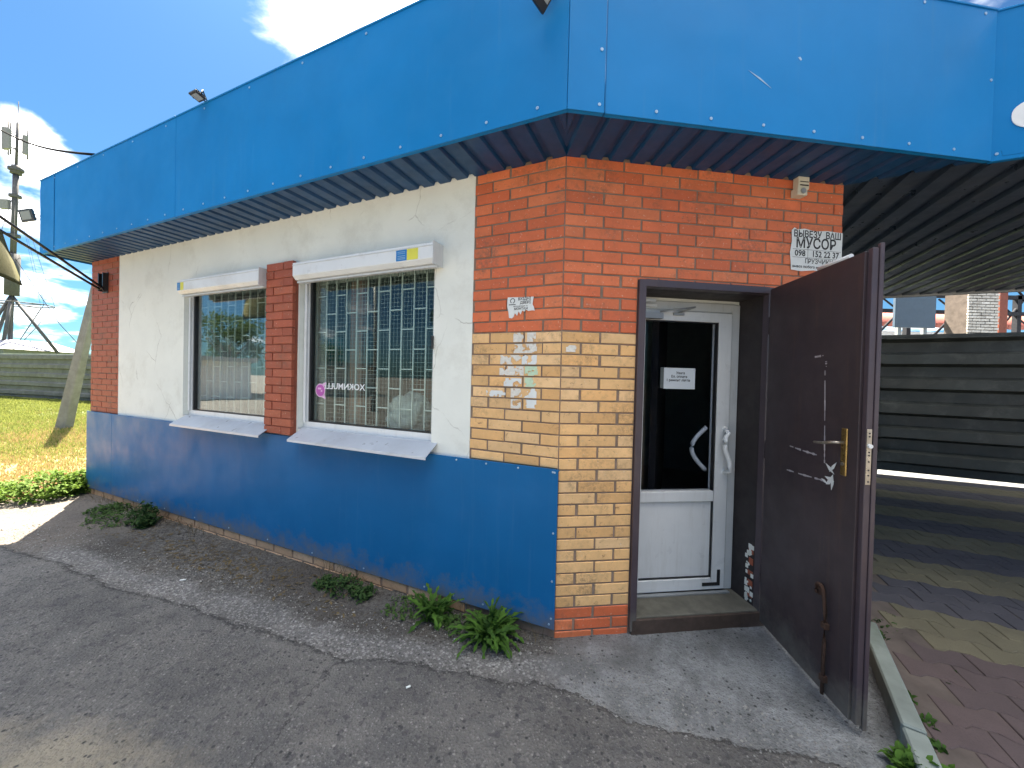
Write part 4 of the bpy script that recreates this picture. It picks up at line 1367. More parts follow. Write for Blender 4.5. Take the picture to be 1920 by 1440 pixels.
# olive cloth hanging from the nearer rod
fl = MB()
tip = rodB + (tB - rodB) * 1.72
nu, nv = 14, 12
fa = rodB + (tB - rodB) * 0.985; fbp = rodB + (tB - rodB) * 1.70
vs, fs = [], []
for i in range(nu + 1):
    for j in range(nv + 1):
        u, v_ = i / nu, j / nv
        p = fa.lerp(fbp, u)
        lean = Vector((0.11, 0.04, 0)) * v_
        p = p + Vector((0, 0, -0.50 * v_)) + lean + Vector((0.02 * math.sin(u * 9), 0.03 * math.sin(u * 8 + v_ * 2) * v_, 0))
        vs.append(p)
for i in range(nu):
    for j in range(nv):
        k = i * (nv + 1) + j
        fs.append((k, k + 1, k + nv + 2, k + nv + 1))
fl.add(vs, fs, True)
fo2 = fl.build('flag', M['olive'], None, recalc=False, label='olive yellow flag cloth hanging at the left edge of the view', cat='flag')
md = fo2.modifiers.new('thick', 'SOLIDIFY'); md.thickness = 0.002

# overhead cable to the roof edge
oc = MB(); pts = []
a_, b2 = Vector((-19.5, 11.6, 10.0)), FL(5.2, OH - 0.1, HT + 0.0)
b2 = Vector((-4.55, 4.0, 3.985))
A3 = Vector((-16.736, 12, 9.291)); B3 = Vector((-13.662, 12, 8.565))
# rays through the two picture points, cable running from the roof edge away to a far pole
rc = Vector((0, 0, CAM_H))
def along(p, dist): return rc + (Vector(p) - rc).normalized() * dist
E0 = along(B3, 7.45); E1 = along(A3, 13.0)
for i in range(15):
    t_ = i / 14 * 1.4 - 0.0
    p = E0 + (E1 - E0) * t_; p.z -= 0.25 * math.sin(math.pi * min(1, t_)) * 0.4
    pts.append(p)
oc.tube(pts, 0.015, 6)
oc.build('overhead_cable', M['cable'], None, label='black overhead cable running from the sky to the top edge of the fascia', cat='cable')

# white emblem on the right fascia
em = MB()
em.extr([FP(0.235 + 0.15 * math.copysign(abs(math.cos(t_)) ** 0.85, math.cos(t_)), 0.0005, 3.325 + 0.092 * math.copysign(abs(math.sin(t_)) ** 0.85, math.sin(t_))) for t_ in [2 * math.pi * i / 32 for i in range(32)]], nL * 0.004)
em.build('fascia_emblem', M['white'], None, label='white oval emblem on the blue fascia at the right edge', cat='sign')

# ------------------------------------------------------------------ interior things
bs1 = MB()
bs1.box(FL, 1.0, 1.45, -2.6, -2.55, 0.08, 2.1); bs1.box(FL, 2.95, 3.0, -2.6, -2.2, 0.08, 2.1)
shelf = MB().box(FL, 1.0, 1.03, -2.6, -2.2, 0.08, 2.15).box(FL, 2.97, 3.0, -2.6, -2.2, 0.08, 2.15).box(FL, 1.0, 3.0, -2.61, -2.59, 0.08, 2.15).build('shelf_unit', M['wood'], None, label='dim wooden shelf unit deep inside behind the larger window', cat='shelf')
for z in (0.5, 0.95, 1.4, 1.85):
    MB().box(FL, 1.031, 2.969, -2.58, -2.2, z, z + 0.02).build('shelf', M['wood'], shelf)
random.seed(21)
cols_b = [('white', M['white']), ('teal', M['teal']), ('red brown', M['redbrown']), ('grey', M['galv']), ('yellowish', M['brass']), ('blue', M['flag_blue'])]
for z, lv in ((0.97, 'lower'), (1.42, 'middle'), (1.87, 'top')):
    a = 1.15
    random.shuffle(cols_b)
    for cn, cm in cols_b:
        h = random.uniform(.18, .28); r = random.uniform(.035, .055)
        m_ = MB(); m_.tube([FL(a, -2.4, z + 0.001), FL(a, -2.4, z + h * .65), FL(a, -2.4, z + h * .8), FL(a, -2.4, z + h)], [r, r, r * .4, r * .4], 8)
        m_.build('bottle', cm, None, label='dim %s bottle on the %s shelf inside the shop' % (cn, lv), cat='bottle', group='bottles on the shelf inside the shop')
        a += random.uniform(.22, .33)
# wooden post behind the larger window
MB().box(FL, 2.07, 2.22, -0.42, -0.36, 0.076, 2.86).build('wooden_post', M['wood'], None, label='brown wooden post standing behind the larger window', cat='post')
# counter behind it
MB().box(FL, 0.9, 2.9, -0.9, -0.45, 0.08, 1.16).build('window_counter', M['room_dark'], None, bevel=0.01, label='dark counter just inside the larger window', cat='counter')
# white sack on the counter
def blob(name, ctr, rad, mat, seed, lab, cat, squash=0.3, parent=None):
    bm = bmesh.new(); bmesh.ops.create_icosphere(bm, subdivisions=4, radius=1)
    for v in bm.verts:
        n = mnoise.fractal(v.co * 1.8 + Vector((seed, 0, 0)), 1.0, 2.0, 4)
        v.co *= 1 + squash * n
        v.co = Vector((v.co.x * rad[0], v.co.y * rad[1], max(-0.8, v.co.z) * rad[2]))
    me = bpy.data.meshes.new(name); bm.to_mesh(me); bm.free(); me.materials.append(mat)
    for p in me.polygons: p.use_smooth = True
    o = bpy.data.objects.new(name, me); link(o, parent, ctr); return tag(o, lab, cat)
blob('sack', FL(1.60, -0.50, 1.30), (0.22, 0.15, 0.18), M['sack'], 3.3, 'crumpled white sack leaning in the corner of the larger window', 'sack')
ch_ = empty('padded_chair', FL(2.42, -0.62, 1.161), 'small dark padded stool on the window counter', 'stool')
m_ = MB(); m_.tube([FL(2.42, -0.62, 1.25), FL(2.42, -0.62, 1.33)], 0.17, 20); m_.build('seat', M['black'], ch_, bevel=0.01)
for k in range(4):
    a = k * math.pi / 2 + .6
    m_ = MB(); p = FL(2.42, -0.62, 1.25) + Vector((math.cos(a) * .1, math.sin(a) * .1, 0)); m_.tube([p, p + Vector((math.cos(a) * .03, math.sin(a) * .03, -0.088))], 0.01, 6); m_.build('leg', M['galv'], ch_)
# hanging paper lantern-like round shade and a shirt on a hanger (pale shapes behind the glass)
m_ = MB()
m_.tube([FL(2.48, -0.7, 2.86), FL(2.48, -0.7, 2.5)], 0.004, 5)
lam = m_.build('ceiling_lamp', M['cable'], None, label='round pale lamp shade hanging behind the larger window', cat='lamp')
blob('lamp_shade', FL(2.48, -0.7, 2.40), (0.14, 0.14, 0.14), M['sack'], 9.0, None, None, 0.02, lam)
m_ = MB()
m_.box(FL, 1.2, 2.2, -1.6, -1.52, 2.80, 2.855)
m_.build('strip_light', M['white'], None, label='unlit white strip light under the shop ceiling', cat='strip light')
tb = MB()
tb.box(FL, 2.95, 3.35, -0.95, -0.90, 1.75, 2.1)
tb.build('hanging_cloth', M['teal'], None, bevel=0.01, label='teal cloth hanging inside at the left of the larger window', cat='cloth')
# net curtain behind the left window
cu = MB(); vs, fs = [], []
n = 150
for i in range(n + 1):
    a = 2.88 + (4.22 - 2.88) * i / n
    o = -0.24 + 0.022 * math.sin(i * 0.85) + 0.012 * math.sin(i * 0.31 + 1)
    vs += [FL(a, o, 1.16), FL(a, o * 0.98, 2.0 + 0.05 * math.sin(i * .12))]
for i in range(n): fs.append((2 * i, 2 * i + 1, 2 * i + 3, 2 * i + 2))
cu.add(vs, fs, True)
co = cu.build('net_curtain', M['curtain'], None, recalc=False, label='grey pleated half curtain behind the left window', cat='curtain')
md = co.modifiers.new('thick', 'SOLIDIFY'); md.thickness = 0.002

# ------------------------------------------------------------------ paving in the passage
def pav_mat(name, c, c2):
    mt, N, L, bs = new_mat(name)
    v = pos_vec(N, L)
    oi = N.new('ShaderNodeObjectInfo')
    base = ramp(N, L, oi.outputs['Random'], [(0, c), (1, c2)])
    n1 = noise_n(N, L, v, 5, 6, .65)
    base = mixc(N, L, ramp(N, L, n1, [(.35, 0.), (.7, .55)]), base, tuple(x * .62 for x in c[:3]) + (1,))
    n2 = noise_n(N, L, v, 140, 3, .7)
    base = mixc(N, L, ramp(N, L, n2, [(.3, .5), (.5, 0.)]), base, tuple(x * .5 for x in c[:3]) + (1,))
    L.new(base, bs.inputs['Base Color']); bs.inputs['Roughness'].default_value = .85
    bump(N, L, bs, n2, .3, .003)
    return mt


PM = {'y': pav_mat('yellow_paver', (0.135, 0.122, 0.080, 1), (0.165, 0.148, 0.096, 1)), 'd': pav_mat('grey_paver', (0.066, 0.064, 0.078, 1), (0.082, 0.078, 0.092, 1)),
      'r': pav_mat('red_brown_paver', (0.090, 0.066, 0.068, 1), (0.115, 0.082, 0.080, 1))}
PL, PP = 0.26, 0.17     # length along the stripes, row pitch
def pw(x):   # half width of the double-T outline
    x = abs(x)
    return PP * 0.41 if x < PL * .17 else (PP * .59 if x > PL * .33 else PP * (.41 + .18 * (x / PL - .17) / .16))
PZ = 0.030
pav = empty('paved_passage', FL(-3, -2, 0))
tag(pav, 'passage paved in yellow and grey stripes under the canopy', None, None, 'structure')
bed = MB(); 
bed.extr([Vector((1.62, 1.20, -0.06)), Vector((2.22, 2.10, -0.06)), Vector((2.42, 2.60, -0.06)), FL(-1.74, -6.9, -0.06), FL(-9.5, -6.9, -0.06), FL(-9.5, 3.0, -0.06), Vector((1.0, 0.2, -0.06)) ], ZV * 0.084)
bed.build('paving_bed', M['dark_mortar'], pav)
bmp = {}
def paver_mesh(mat, key, half=0):
    if key in bmp: return bmp[key]
    xs_ = [-PL / 2, -PL * .33, -PL * .17, PL * .17, PL * .33, PL / 2]
    g = 0.0022
    top = [(max(-PL / 2 + g, min(PL / 2 - g, x)), pw(x) - g) for x in xs_]; bot = [(a, -b) for a, b in reversed(top)]
    ring = top + bot
    n = len(ring)
    cl = 0.004
    vs = [(x, y, -0.03) for x, y in ring] + [(x, y, -cl) for x, y in ring] + [(x * .97, y * .94, 0) for x, y in ring]
    fs = [tuple(range(2 * n, 3 * n))] + [(i, (i + 1) % n, n + (i + 1) % n, n + i) for i in range(n)] + [(n + i, n + (i + 1) % n, 2 * n + (i + 1) % n, 2 * n + i) for i in range(n)]
    me = bpy.data.meshes.new('paver'); me.from_pydata(vs, [], fs)
    bm = bmesh.new(); bm.from_mesh(me); bmesh.ops.recalc_face_normals(bm, faces=bm.faces); bm.to_mesh(me); bm.free()
    me.materials.append(mat); bmp[key] = me
    return me


plist = []
ang_p = math.atan2(-dL.y, -dL.x)
for r in range(-16, 40):
    back = 0.885 + PP * (r + 0.5)
    if back > 6.9: continue
    st_ = math.floor((r) / 3)
    kind_ = 'r' if r < 0 else ('y' if st_ % 2 == 0 else 'd')
    for c_ in range(4, 40):
        al = 0.0 + c_ * PL + (PL / 2 if r % 2 else 0)
        p = FL(-al, -back, 0)
        k = (p - KERB0).dot(kn)
        if k < 0.10 + PL * 0.42: continue
        if al < 1.74 + 0.16 and back > 0.95: continue
        if p.y < 0.4: continue
        px_, py_, f_ = cam_px(p + ZV * PZ)
        if f_ < 0.2: continue
        vis = -80 < px_ - 0 and 1560 < px_ < 2010 and 860 < py_ < 1500
        if not vis and (px_ > 2600 or px_ < 1500 or py_ > 2300): continue
        plist.append((1 / f_ if vis else 0, p, kind_))
plist.sort(key=lambda t: -t[0])
random.seed(9)
rest = {}
for i, (sc_, p, kd_) in enumerate(plist):
    z = PZ + random.uniform(-.0018, .0018)
    if sc_ > 0 and i < 300:
        o = bpy.data.objects.new('paver', paver_mesh(PM[kd_], kd_))
        link(o, pav, p + ZV * z)
        o.rotation_euler = (random.uniform(-.008, .008), random.uniform(-.008, .008), ang_p + random.uniform(-.01, .01))
    else:
        mb = rest.setdefault(kd_, MB())
        me = paver_mesh(PM[kd_], kd_)
        R_ = Matrix.Rotation(ang_p, 3, 'Z')
        mb.add([p + ZV * z + R_ @ v.co for v in me.vertices], [tuple(f.vertices) for f in me.polygons])
for kd_, mb in rest.items():
    mb.build('distant_pavers', PM[kd_], pav, kind='stuff')
# kerb stones
kl = (KERB1 - KERB0).length
FK = Fr(KERB0, kd, kn)
kb = empty('kerb', FK(0.3, 0, -0.06)); tag(kb, 'mossy grey kerb between the asphalt and the paved passage', None, None, 'structure')
MB().box(FK, -0.45, 0.50, 0.0, 0.085, -0.12, 0.085).build('kerb_stone', M['kerb'], kb, bevel=0.008)
MB().box(FK, 0.505, 1.45, 0.0, 0.085, -0.12, 0.078).build('kerb_stone', M['kerb'], kb, bevel=0.008)

# ------------------------------------------------------------------ fences
def hfence(p0, p1, z0, z1, per, dep, mat, sheet_len, name, lab, post_mat, front, cat='fence'):
    p0, p1 = Vector(p0), Vector(p1)
    d = (p1 - p0); ln = d.length; d.normalize(); n = Vector((d.y, -d.x, 0))
    if n.dot(Vector(front)) < 0: n = -n
    fr = Fr(p0, d, n)
    root = empty(name, p0.lerp(p1, .5), lab, cat)
    k = 0; a = 0
    while a < ln:
        a2 = min(ln, a + sheet_len)
        nrow = max(1, int(round((z1 - z0) / (per * 3)))) if per < 1 else 1
        mb = MB()
        pts = []
        z = z0
        prof = [(0.0, 0), (0.30, 0), (0.42, 1), (0.78, 1), (0.90, 0)]
        jx = random.uniform(-.02, .02)
        while z < z1:
            for t_, h in prof:
                zz = z + t_ * per
                if zz <= z1: pts.append((h * dep + (k % 2) * 0.004, zz))
            z += per
        pts.append((0, z1))
        vs = []
        ns = 6
        for i in range(ns + 1):
            aa = a + (a2 + 0.04 - a) * i / ns
            for o, zz in pts:
                w = 0.012 * mnoise.noise(Vector((aa * .9, zz * 2.3, k)))
                vs.append(fr(aa, o + w, zz + 0.02 * mnoise.noise(Vector((aa * .3, k * 3.1, zz)))))
        m_ = len(pts)
        fs = [(i * m_ + j, i * m_ + j + 1, (i + 1) * m_ + j + 1, (i + 1) * m_ + j) for i in range(ns) for j in range(m_ - 1)]
        mb.add(vs, fs)
        o = mb.build('fence_sheet', mat, root, recalc=False)
        md = o.modifiers.new('thick', 'SOLIDIFY'); md.thickness = 0.003
        MB().box(fr, a - 0.03, a + 0.03, -0.08, -0.02, -0.2, z1 + 0.02).build('fence_post', post_mat, root)
        a = a2; k += 1
    MB().box(fr, 0, ln, -0.02, 0.04, z1 - 0.01, z1 + 0.045).build('top_rail', post_mat, root)
    return root


random.seed(4)
hfence((-42, 23.6, 0), (-13.5, 16.0, 0), 0.05, 2.30, 0.46, 0.07, M['fence_l'], 4.7, 'metal_fence', 'weathered grey fence of horizontal profiled sheets beyond the sunlit lawn', M['galv'], (0, -1, 0))
A_ = FL(-1.2, -7.15, 0); B_ = FL(-13.0, -6.6, 0)
hfence(A_, B_, 0.09, 2.62, 0.46, 0.13, M['fence_r'], 3.1, 'metal_fence', 'dark green fence of horizontal profiled sheets at the end of the paved passage', M['fence_r'], (0, -1, 0))

# leaning concrete strut behind the shop
st = MB()
b0 = Vector((-11.73, 9.62, -0.1)); b1 = Vector((-10.80, 9.75, 4.75))
ax = (b1 - b0).normalized(); uu = Vector((1, 0, 0)) - ax * ax.x; uu.normalize(); ww = ax.cross(uu)
def rect(c, a, b): return [c + uu * a + ww * b, c - uu * a + ww * b, c - uu * a - ww * b, c + uu * a - ww * b]
st.add(rect(b0, .135, .11) + rect(b1, .075, .07), [(0, 1, 2, 3), (7, 6, 5, 4), (0, 4, 5, 1), (1, 5, 6, 2), (2, 6, 7, 3), (3, 7, 4, 0)])
st.build('concrete_pole', M['concrete_post'], None, bevel=0.02, label='leaning grey concrete pole standing on the lawn left of the shop', cat='pole')

# ------------------------------------------------------------------ communications mast
mast = empty('radio_mast', (-47.3, 35, 0), 'tall slim communications mast with white antenna panels beyond the grey fence', 'mast')
mx_ = lambda z: Vector((-47.75 + 0.028 * (z - 3), 35, z))
MB().tube([mx_(3.0), mx_(12.3)], [0.16, 0.16], 10).build('lower_tube', M['mast'], mast)
mm = MB(); mm.tube([mx_(8.4), mx_(12.3)], 0.62 * .75, 10); mm.build('thick_tube', M['mast'], mast)
mm = MB(); mm.tube([mx_(12.3), mx_(19.8)], 0.20, 8); mm.tube([mx_(19.8), mx_(20.6)], [0.38, 0.30], 8); mm.build('mast_tube', M['mast'], mast)
mm = MB(); mm.tube([mx_(20.6), mx_(24.6)], 0.10, 8); mm.tube([mx_(24.6), mx_(26.6)], 0.03, 5); mm.build('top_tube', M['mast'], mast)
for z, r in ((13.9, .42), (17.6, .40), (20.1, .5)): MB().disc(mx_(z), ZV, r, 0.25, 10).build('flange', M['mast'], mast)
for dx, dy in ((-2.9, 0.8), (-1.1, -1.6), (1.2, -1.4), (3.9, .6)):
    mm = MB(); mm.tube([mx_(8.4), Vector((mx_(3).x + dx, 35 + dy, 3.0))], 0.13, 7); mm.build('leg', M['mast'], mast)
mm = MB()
cr_ = mx_(7.6)
ringp = [cr_ + Vector((3.1 * math.cos(a), 2.2 * math.sin(a), 0.05 * math.sin(a))) for a in [2 * math.pi * i / 8 for i in range(9)]]
mm.tube(ringp, 0.05, 5); mm.tube([ringp[0], ringp[4]], 0.05, 5); mm.tube([ringp[2], ringp[6]], 0.05, 5)
for p in ringp[:8:1]:
    mm.tube([p, mx_(3.4) + (p - cr_) * 0.15], 0.03, 4)
    q_ = p + (mx_(19.5) - p) * 0.55; q_ = p.lerp(mx_(18.5), 0.9)
    mm.tube([p, q_], 0.014, 4)
mm.build('stay_ring', M['mast'], mast)
for dx, dy, z0, z1, w in ((-0.62, -.3, 21.9, 24.0, .30), (0.22, -.75, 21.7, 23.6, .30), (0.95, -.1, 21.6, 23.4, .22)):
    c_ = mx_(22.5) + Vector((dx, dy, 0))
    mm = MB().box(FW, c_.x - w, c_.x + w * .5, c_.y - .12, c_.y + .12, z0, z1); mm.build('antenna_panel', M['antenna'], mast, bevel=0.04)
    mm = MB(); mm.tube([Vector((c_.x, c_.y + .15, z0 - .4)), Vector((c_.x, c_.y + .15, z1 + .6))], 0.06, 6); mm.tube([Vector((c_.x, c_.y + .15, z0 + .3)), mx_(z0 + .3)], 0.05, 5); mm.tube([Vector((c_.x, c_.y + .15, z1 - .3)), mx_(z1 - .3)], 0.05, 5); mm.build('antenna_pole', M['mast'], mast)
mm = MB().box(FW, -48.35, -47.55, 34.6, 34.9, 16.4, 17.3); mm.build('equipment_box', M['antenna'], mast, bevel=.03)
# guy wire to the right
mm = MB(); mm.tube([mx_(12.2), Vector((-40.6, 33, 5.6)), Vector((-33, 31, 0.0))], 0.03, 4); mm.build('guy_wire', M['cable'], mast)

# flat hut roof beyond the fence
hut = empty('flat_roofed_hut', (-47, 33, 0), 'low pale hut roof showing above the grey fence below the mast', 'hut')
MB().box(FW, -56, -44.9, 32.5, 38, 0, 3.2).build('wall', M['roof_lav'], hut)
rfm = MB(); rfm.add([Vector(p) for p in ((-56.3, 32.2, 3.2), (-44.2, 32.2, 3.2), (-44.2, 38.3, 3.2), (-56.3, 38.3, 3.2), (-55, 34, 4.15), (-46.2, 34, 4.15), (-46.2, 37, 4.15), (-55, 37, 4.15))], [(0, 1, 5, 4), (1, 2, 6, 5), (2, 3, 7, 6), (3, 0, 4, 7), (4, 5, 6, 7), (3, 2, 1, 0)])
rfm.build('roof', M['roof_lav'], hut)
MB().tube([Vector((-56, 32.1, 4.3)), Vector((-45.2, 32.1, 4.25))], 0.11, 6).build('roof_rail', M['galv'], hut)

# ------------------------------------------------------------------ yard beyond the right fence
yd = 10.0
pb = MB().box(FW, 10.33, 11.43, 10.0, 10.08, 3.32, 4.6)
pbo = pb.build('hoarding_board', M['slate'], None, bevel=.01, label='plain slate blue board standing behind the passage fence', cat='board')
MB().box(FW, 10.5, 10.6, 10.09, 10.17, 0, 4.5).build('board_post', M['galv'], pbo)
MB().box(FW, 11.2, 11.3, 10.09, 10.17, 0, 4.5).build('board_post', M['galv'], pbo)
# white brick pillar
pil = empty('brick_pillar', (13.9, 11, 0), 'white painted brick pillar rising behind the passage fence', 'pillar')
pc = MB().box(FW, 13.52, 14.42, 11.012, 11.6, 0, 5.3); pc.build('pillar_core', M['dark_mortar'], pil)
random.seed(12)
r = 0; z = 3.3
while z < 4.9:
    a = 13.50 - (0.13 if r % 2 else 0)
    while a < 14.44:
        x0, x1 = max(a, 13.50) + .008, min(a + .26, 14.44) - .008
        if x1 - x0 > .04:
            o = bpy.data.objects.new('brick', brick_mesh(round(x1 - x0, 2), .062, .04, M['white_brick']))
            link(o, pil, Vector(((x0 + x1) / 2, 11.0 + random.uniform(-.004, .008), z + .035)))
        a += .26
    z += .085; r += 1
for x, w in ((14.72, .12),):
    MB().box(FW, x, x + w * 2, 11.2, 11.35, 0, 5.2).build('steel_post', M['redbrown'], None, label='red brown steel post beside the white brick pillar', cat='post')
tr_ = empty('roof_truss', (13, 12.5, 0), 'dark steel truss of an open shed behind the passage fence', 'truss')
tm = MB()
tm.box(FW, 9.5, 19, 12.4, 12.5, 4.75, 4.88); tm.box(FW, 9.5, 19, 12.4, 12.5, 5.25, 5.40); 
tm.build('chord', M['dark'], tr_)
tm = MB()
for k in range(10):
    x = 9.6 + k * .95
    tm.tube([Vector((x, 12.45, 4.8)), Vector((x + .47, 12.45, 5.3)), Vector((x + .95, 12.45, 4.8))], 0.035, 5)
tm.build('web_bar', M['dark'], tr_)
tm = MB()
for k in range(5):
    x = 10.2 + k * 1.9
    tm.tube([Vector((x, 12.45, 3.3)), Vector((x + .75, 12.45, 4.1)), Vector((x + 1.3, 12.45, 4.8))], 0.04, 5)
    tm.tube([Vector((x + .3, 12.45, 4.7)), Vector((x + 1.4, 12.45, 3.9)), Vector((x + 1.9, 12.45, 4.3))], 0.03, 5)
tm.box(FW, 9.5, 19, 12.35, 12.45, 4.20, 4.32)
for x in (9.7, 13.2, 16.9): tm.box(FW, x, x + .14, 12.4, 12.54, 0, 4.9)
tm.build('brace', M['dark'], tr_)
orf = MB()  # unseen roof above the truss, added so its shadow covers the passage paving
for k in range(60):
    a_ = 3.5 - k * .30
    orf.box(FL, a_ - .22, a_, -9.4, -6.02, 5.45, 5.47); orf.box(FL, a_ - .30, a_ - .22, -9.4, -6.02, 5.47, 5.50)
orf.build('added_shade_roof', M['galv'], tr_)
rb = empty('red_roofed_shed', (20, 18, 0), 'low shed with red sheet roof far behind the passage fence', 'shed')
MB().box(FW, 14.2, 30, 17, 22, 0, 4.3).build('wall', M['white'], rb)
rfm = MB(); 
for k in range(60):
    x = 14 + k * .27
    rfm.tube([Vector((x, 16.6, 4.55)), Vector((x, 19.6, 5.75))], .13, 6)
rfm.build('roof', M['redroof'], rb)

# ------------------------------------------------------------------ vegetation
def leaf_mat(name, c1, c2, trans=0.3):
    mt, N, L, bs = new_mat(name)
    v = pos_vec(N, L)
    oi = N.new('ShaderNodeObjectInfo')
    n = noise_n(N, L, v, 30, 3)
    f = mth(N, L, 'ADD', mth(N, L, 'MULTIPLY', n, .7), mth(N, L, 'MULTIPLY', oi.outputs['Random'], .3))
    c = ramp(N, L, f, [(.3, c1), (.7, c2)])
    L.new(c, bs.inputs['Base Color']); bs.inputs['Roughness'].default_value = .8; bs.inputs['Specular IOR Level'].default_value = .2
    tl = N.new('ShaderNodeBsdfTranslucent'); L.new(c, tl.inputs[0])
    ms = N.new('ShaderNodeMixShader'); ms.inputs[0].default_value = trans
    L.new(bs.outputs[0], ms.inputs[1]); L.new(tl.outputs[0], ms.inputs[2])
    L.new(ms.outputs[0], N['Material Output'].inputs['Surface'])
    return mt


M['leaf'] = leaf_mat('weed_leaf', (0.035, 0.085, 0.018, 1), (0.085, 0.19, 0.03, 1))
M['leaf_sun'] = leaf_mat('sunlit_weed_leaf', (0.08, 0.15, 0.025, 1), (0.20, 0.30, 0.045, 1))
M['leaf_dark'] = leaf_mat('dark_weed_leaf', (0.03, 0.07, 0.022, 1), (0.075, 0.135, 0.04, 1))
M['dry'] = leaf_mat('dry_stems', (0.10, 0.075, 0.04, 1), (0.22, 0.17, 0.09, 1), .1)
M['grass'] = leaf_mat('green_grass_blades', (0.10, 0.17, 0.035, 1), (0.30, 0.30, 0.09, 1), .35)
M['straw'] = leaf_mat('dry_grass_blades', (0.30, 0.20, 0.09, 1), (0.50, 0.38, 0.19, 1), .2)
M['tree_leaf'] = leaf_mat('tree_leaf', (0.03, 0.06, 0.015, 1), (0.08, 0.12, 0.03, 1), .3)
M['bark'] = surf('bark', (0.09, 0.07, 0.05, 1), .9, .3, None, 0, 9, .6, 30)


def leaf_geo(L_=0.2, W_=0.03, curl=0.5, teeth=True, seg=8, seed=0):
    rnd = random.Random(seed)
    vs, fs = [], []
    for i in range(seg + 1):
        t_ = i / seg
        ang = 1.05 - curl * 1.9 * t_
        if i == 0: x, z = 0.0, 0.0
        else: x += L_ / seg * math.cos(ang); z += L_ / seg * math.sin(ang)
        w = W_ * (math.sin(math.pi * min(1, t_ * .85 + .08)) ** .7) * (1 - .25 * t_)
        if teeth and i % 2: w *= .36
        if i == seg: w = .001
        tw = rnd.uniform(-.15, .15)
        vs += [(x, -w, z + w * .35 + tw * w), (x, 0, z), (x, w, z + w * .35 - tw * w)]
    for i in range(seg):
        for k in (0, 1):
            fs.append((i * 3 + k, i * 3 + k + 1, i * 3 + k + 4, i * 3 + k + 3))
    return vs, fs


def weed_leaves(loc, n, L_, W_, mat, lab, spread=.05, seed=1, flatn=.0, group=None):
    root = empty('weed', loc, lab, 'weed', group)
    rnd = random.Random(seed)
    meshes = []
    for k in range(4):
        vs, fs = leaf_geo(1.0, W_ / L_, .35 + .25 * k + flatn, True, 9, seed * 10 + k)
        me = bpy.data.meshes.new('leaf'); me.from_pydata(vs, [], fs); me.materials.append(mat)
        for p in me.polygons: p.use_smooth = True
        meshes.append(me)
    for i in range(n):
        o = bpy.data.objects.new('leaf', rnd.choice(meshes))
        link(o, root, Vector(loc) + Vector((rnd.uniform(-spread, spread), rnd.uniform(-spread, spread), rnd.uniform(0, .01))))
        s = L_ * rnd.uniform(.55, 1.15)
        o.scale = (s, s, s)
        o.rotation_euler = (rnd.uniform(-.3, .3), rnd.uniform(-.5, .35), rnd.uniform(0, 6.283))
    return root


def gz(x, y): return ground_h(x, y) + 0.001


weed_leaves((-0.09, 2.34, gz(-.09, 2.34)), 110, .23, .024, M['leaf'], 'larger leafy green dandelion clump at the blue panel foot near the corner', .07, 1)
weed_leaves((-0.50, 2.56, gz(-.5, 2.56)), 70, .21, .022, M['leaf'], 'upright green weed clump at the wall foot left of the larger clump', .06, 2)
w3 = weed_leaves((-0.45, 2.60, gz(-.45, 2.6)), 5, .33, .035, M['leaf'], 'two tall leaves standing against the blue panel behind the upright clump', .015, 3, -.3)


def scatter_weed(name, pts, n, L_, W_, mat, lab, seed, cat='weed', up=.6, kind=None):
    """bushy plant: stems with many small leaves, one mesh"""
    rnd = random.Random(seed); mb = MB()
    for (cx_, cy_, rad, hh) in pts:
        for i in range(n):
            a = rnd.uniform(0, 6.283); rr_ = rad * math.sqrt(rnd.random())
            x, y = cx_ + rr_ * math.cos(a), cy_ + rr_ * math.sin(a)
            zt = gz(x, y) + rnd.random() ** .8 * hh * (1 - .6 * (rr_ / rad) ** 2)
            s = L_ * rnd.uniform(.5, 1.3)
            vs, fs = leaf_geo(s, s * W_ / L_, rnd.uniform(.2, .9), False, 3, i)
            R_ = Matrix.Rotation(rnd.uniform(0, 6.283), 3, 'Z') @ Matrix.Rotation(rnd.uniform(-.5, .6), 3, 'Y') @ Matrix.Rotation(rnd.uniform(-.5, .5), 3, 'X')
            mb.add([R_ @ Vector(v) + Vector((x, y, zt)) for v in vs], fs, True)
            if i % 6 == 0:
                mb.tube([Vector((cx_ + (x - cx_) * .5, cy_ + (y - cy_) * .5, gz(x, y) - .01)), Vector((x, y, zt))], .0018, 3, False)
    return mb.build(name, mat, None, recalc=False, label=lab, cat=cat, kind=kind)


scatter_weed('weed', [(-6.0, 4.75, .38, .34), (-5.85, 5.0, .22, .28)], 900, .055, .02, M['leaf_sun'], 'bright sunlit bushy weed on the lawn edge by the far shop corner', 5, up=.6)
scatter_weed('weed', [(-6.65, 4.65, .30, .16), (-6.3, 4.35, .16, .12)], 420, .05, .02, M['leaf_sun'], 'low spreading sunlit weeds beside the bushy sunlit weed', 6)
scatter_weed('weed', [(-4.02, 4.04, .13, .24), (-3.9, 3.93, .08, .12)], 240, .045, .016, M['leaf_dark'], 'dark green leafy weed at the wall foot near the blue panel far end', 7)
scatter_weed('weed', [(-4.35, 4.12, .30, .05), (-4.75, 4.35, .2, .06)], 330, .035, .012, M['leaf_dark'], 'low creeping weeds in shade along the far wall foot', 8, kind='stuff')
scatter_weed('weed', [(-1.28, 2.86, .13, .10), (-1.10, 2.79, .09, .08), (-1.45, 2.93, .08, .05)], 190, .036, .009, M['leaf_dark'], 'small dusty weeds at the middle of the wall foot below the larger window', 9)
scatter_weed('weed', [(1.80, 1.55, .10, .09), (1.70, 1.42, .09, .07)], 320, .05, .014, M['leaf'], 'green weed tuft at the near end of the kerb', 10)
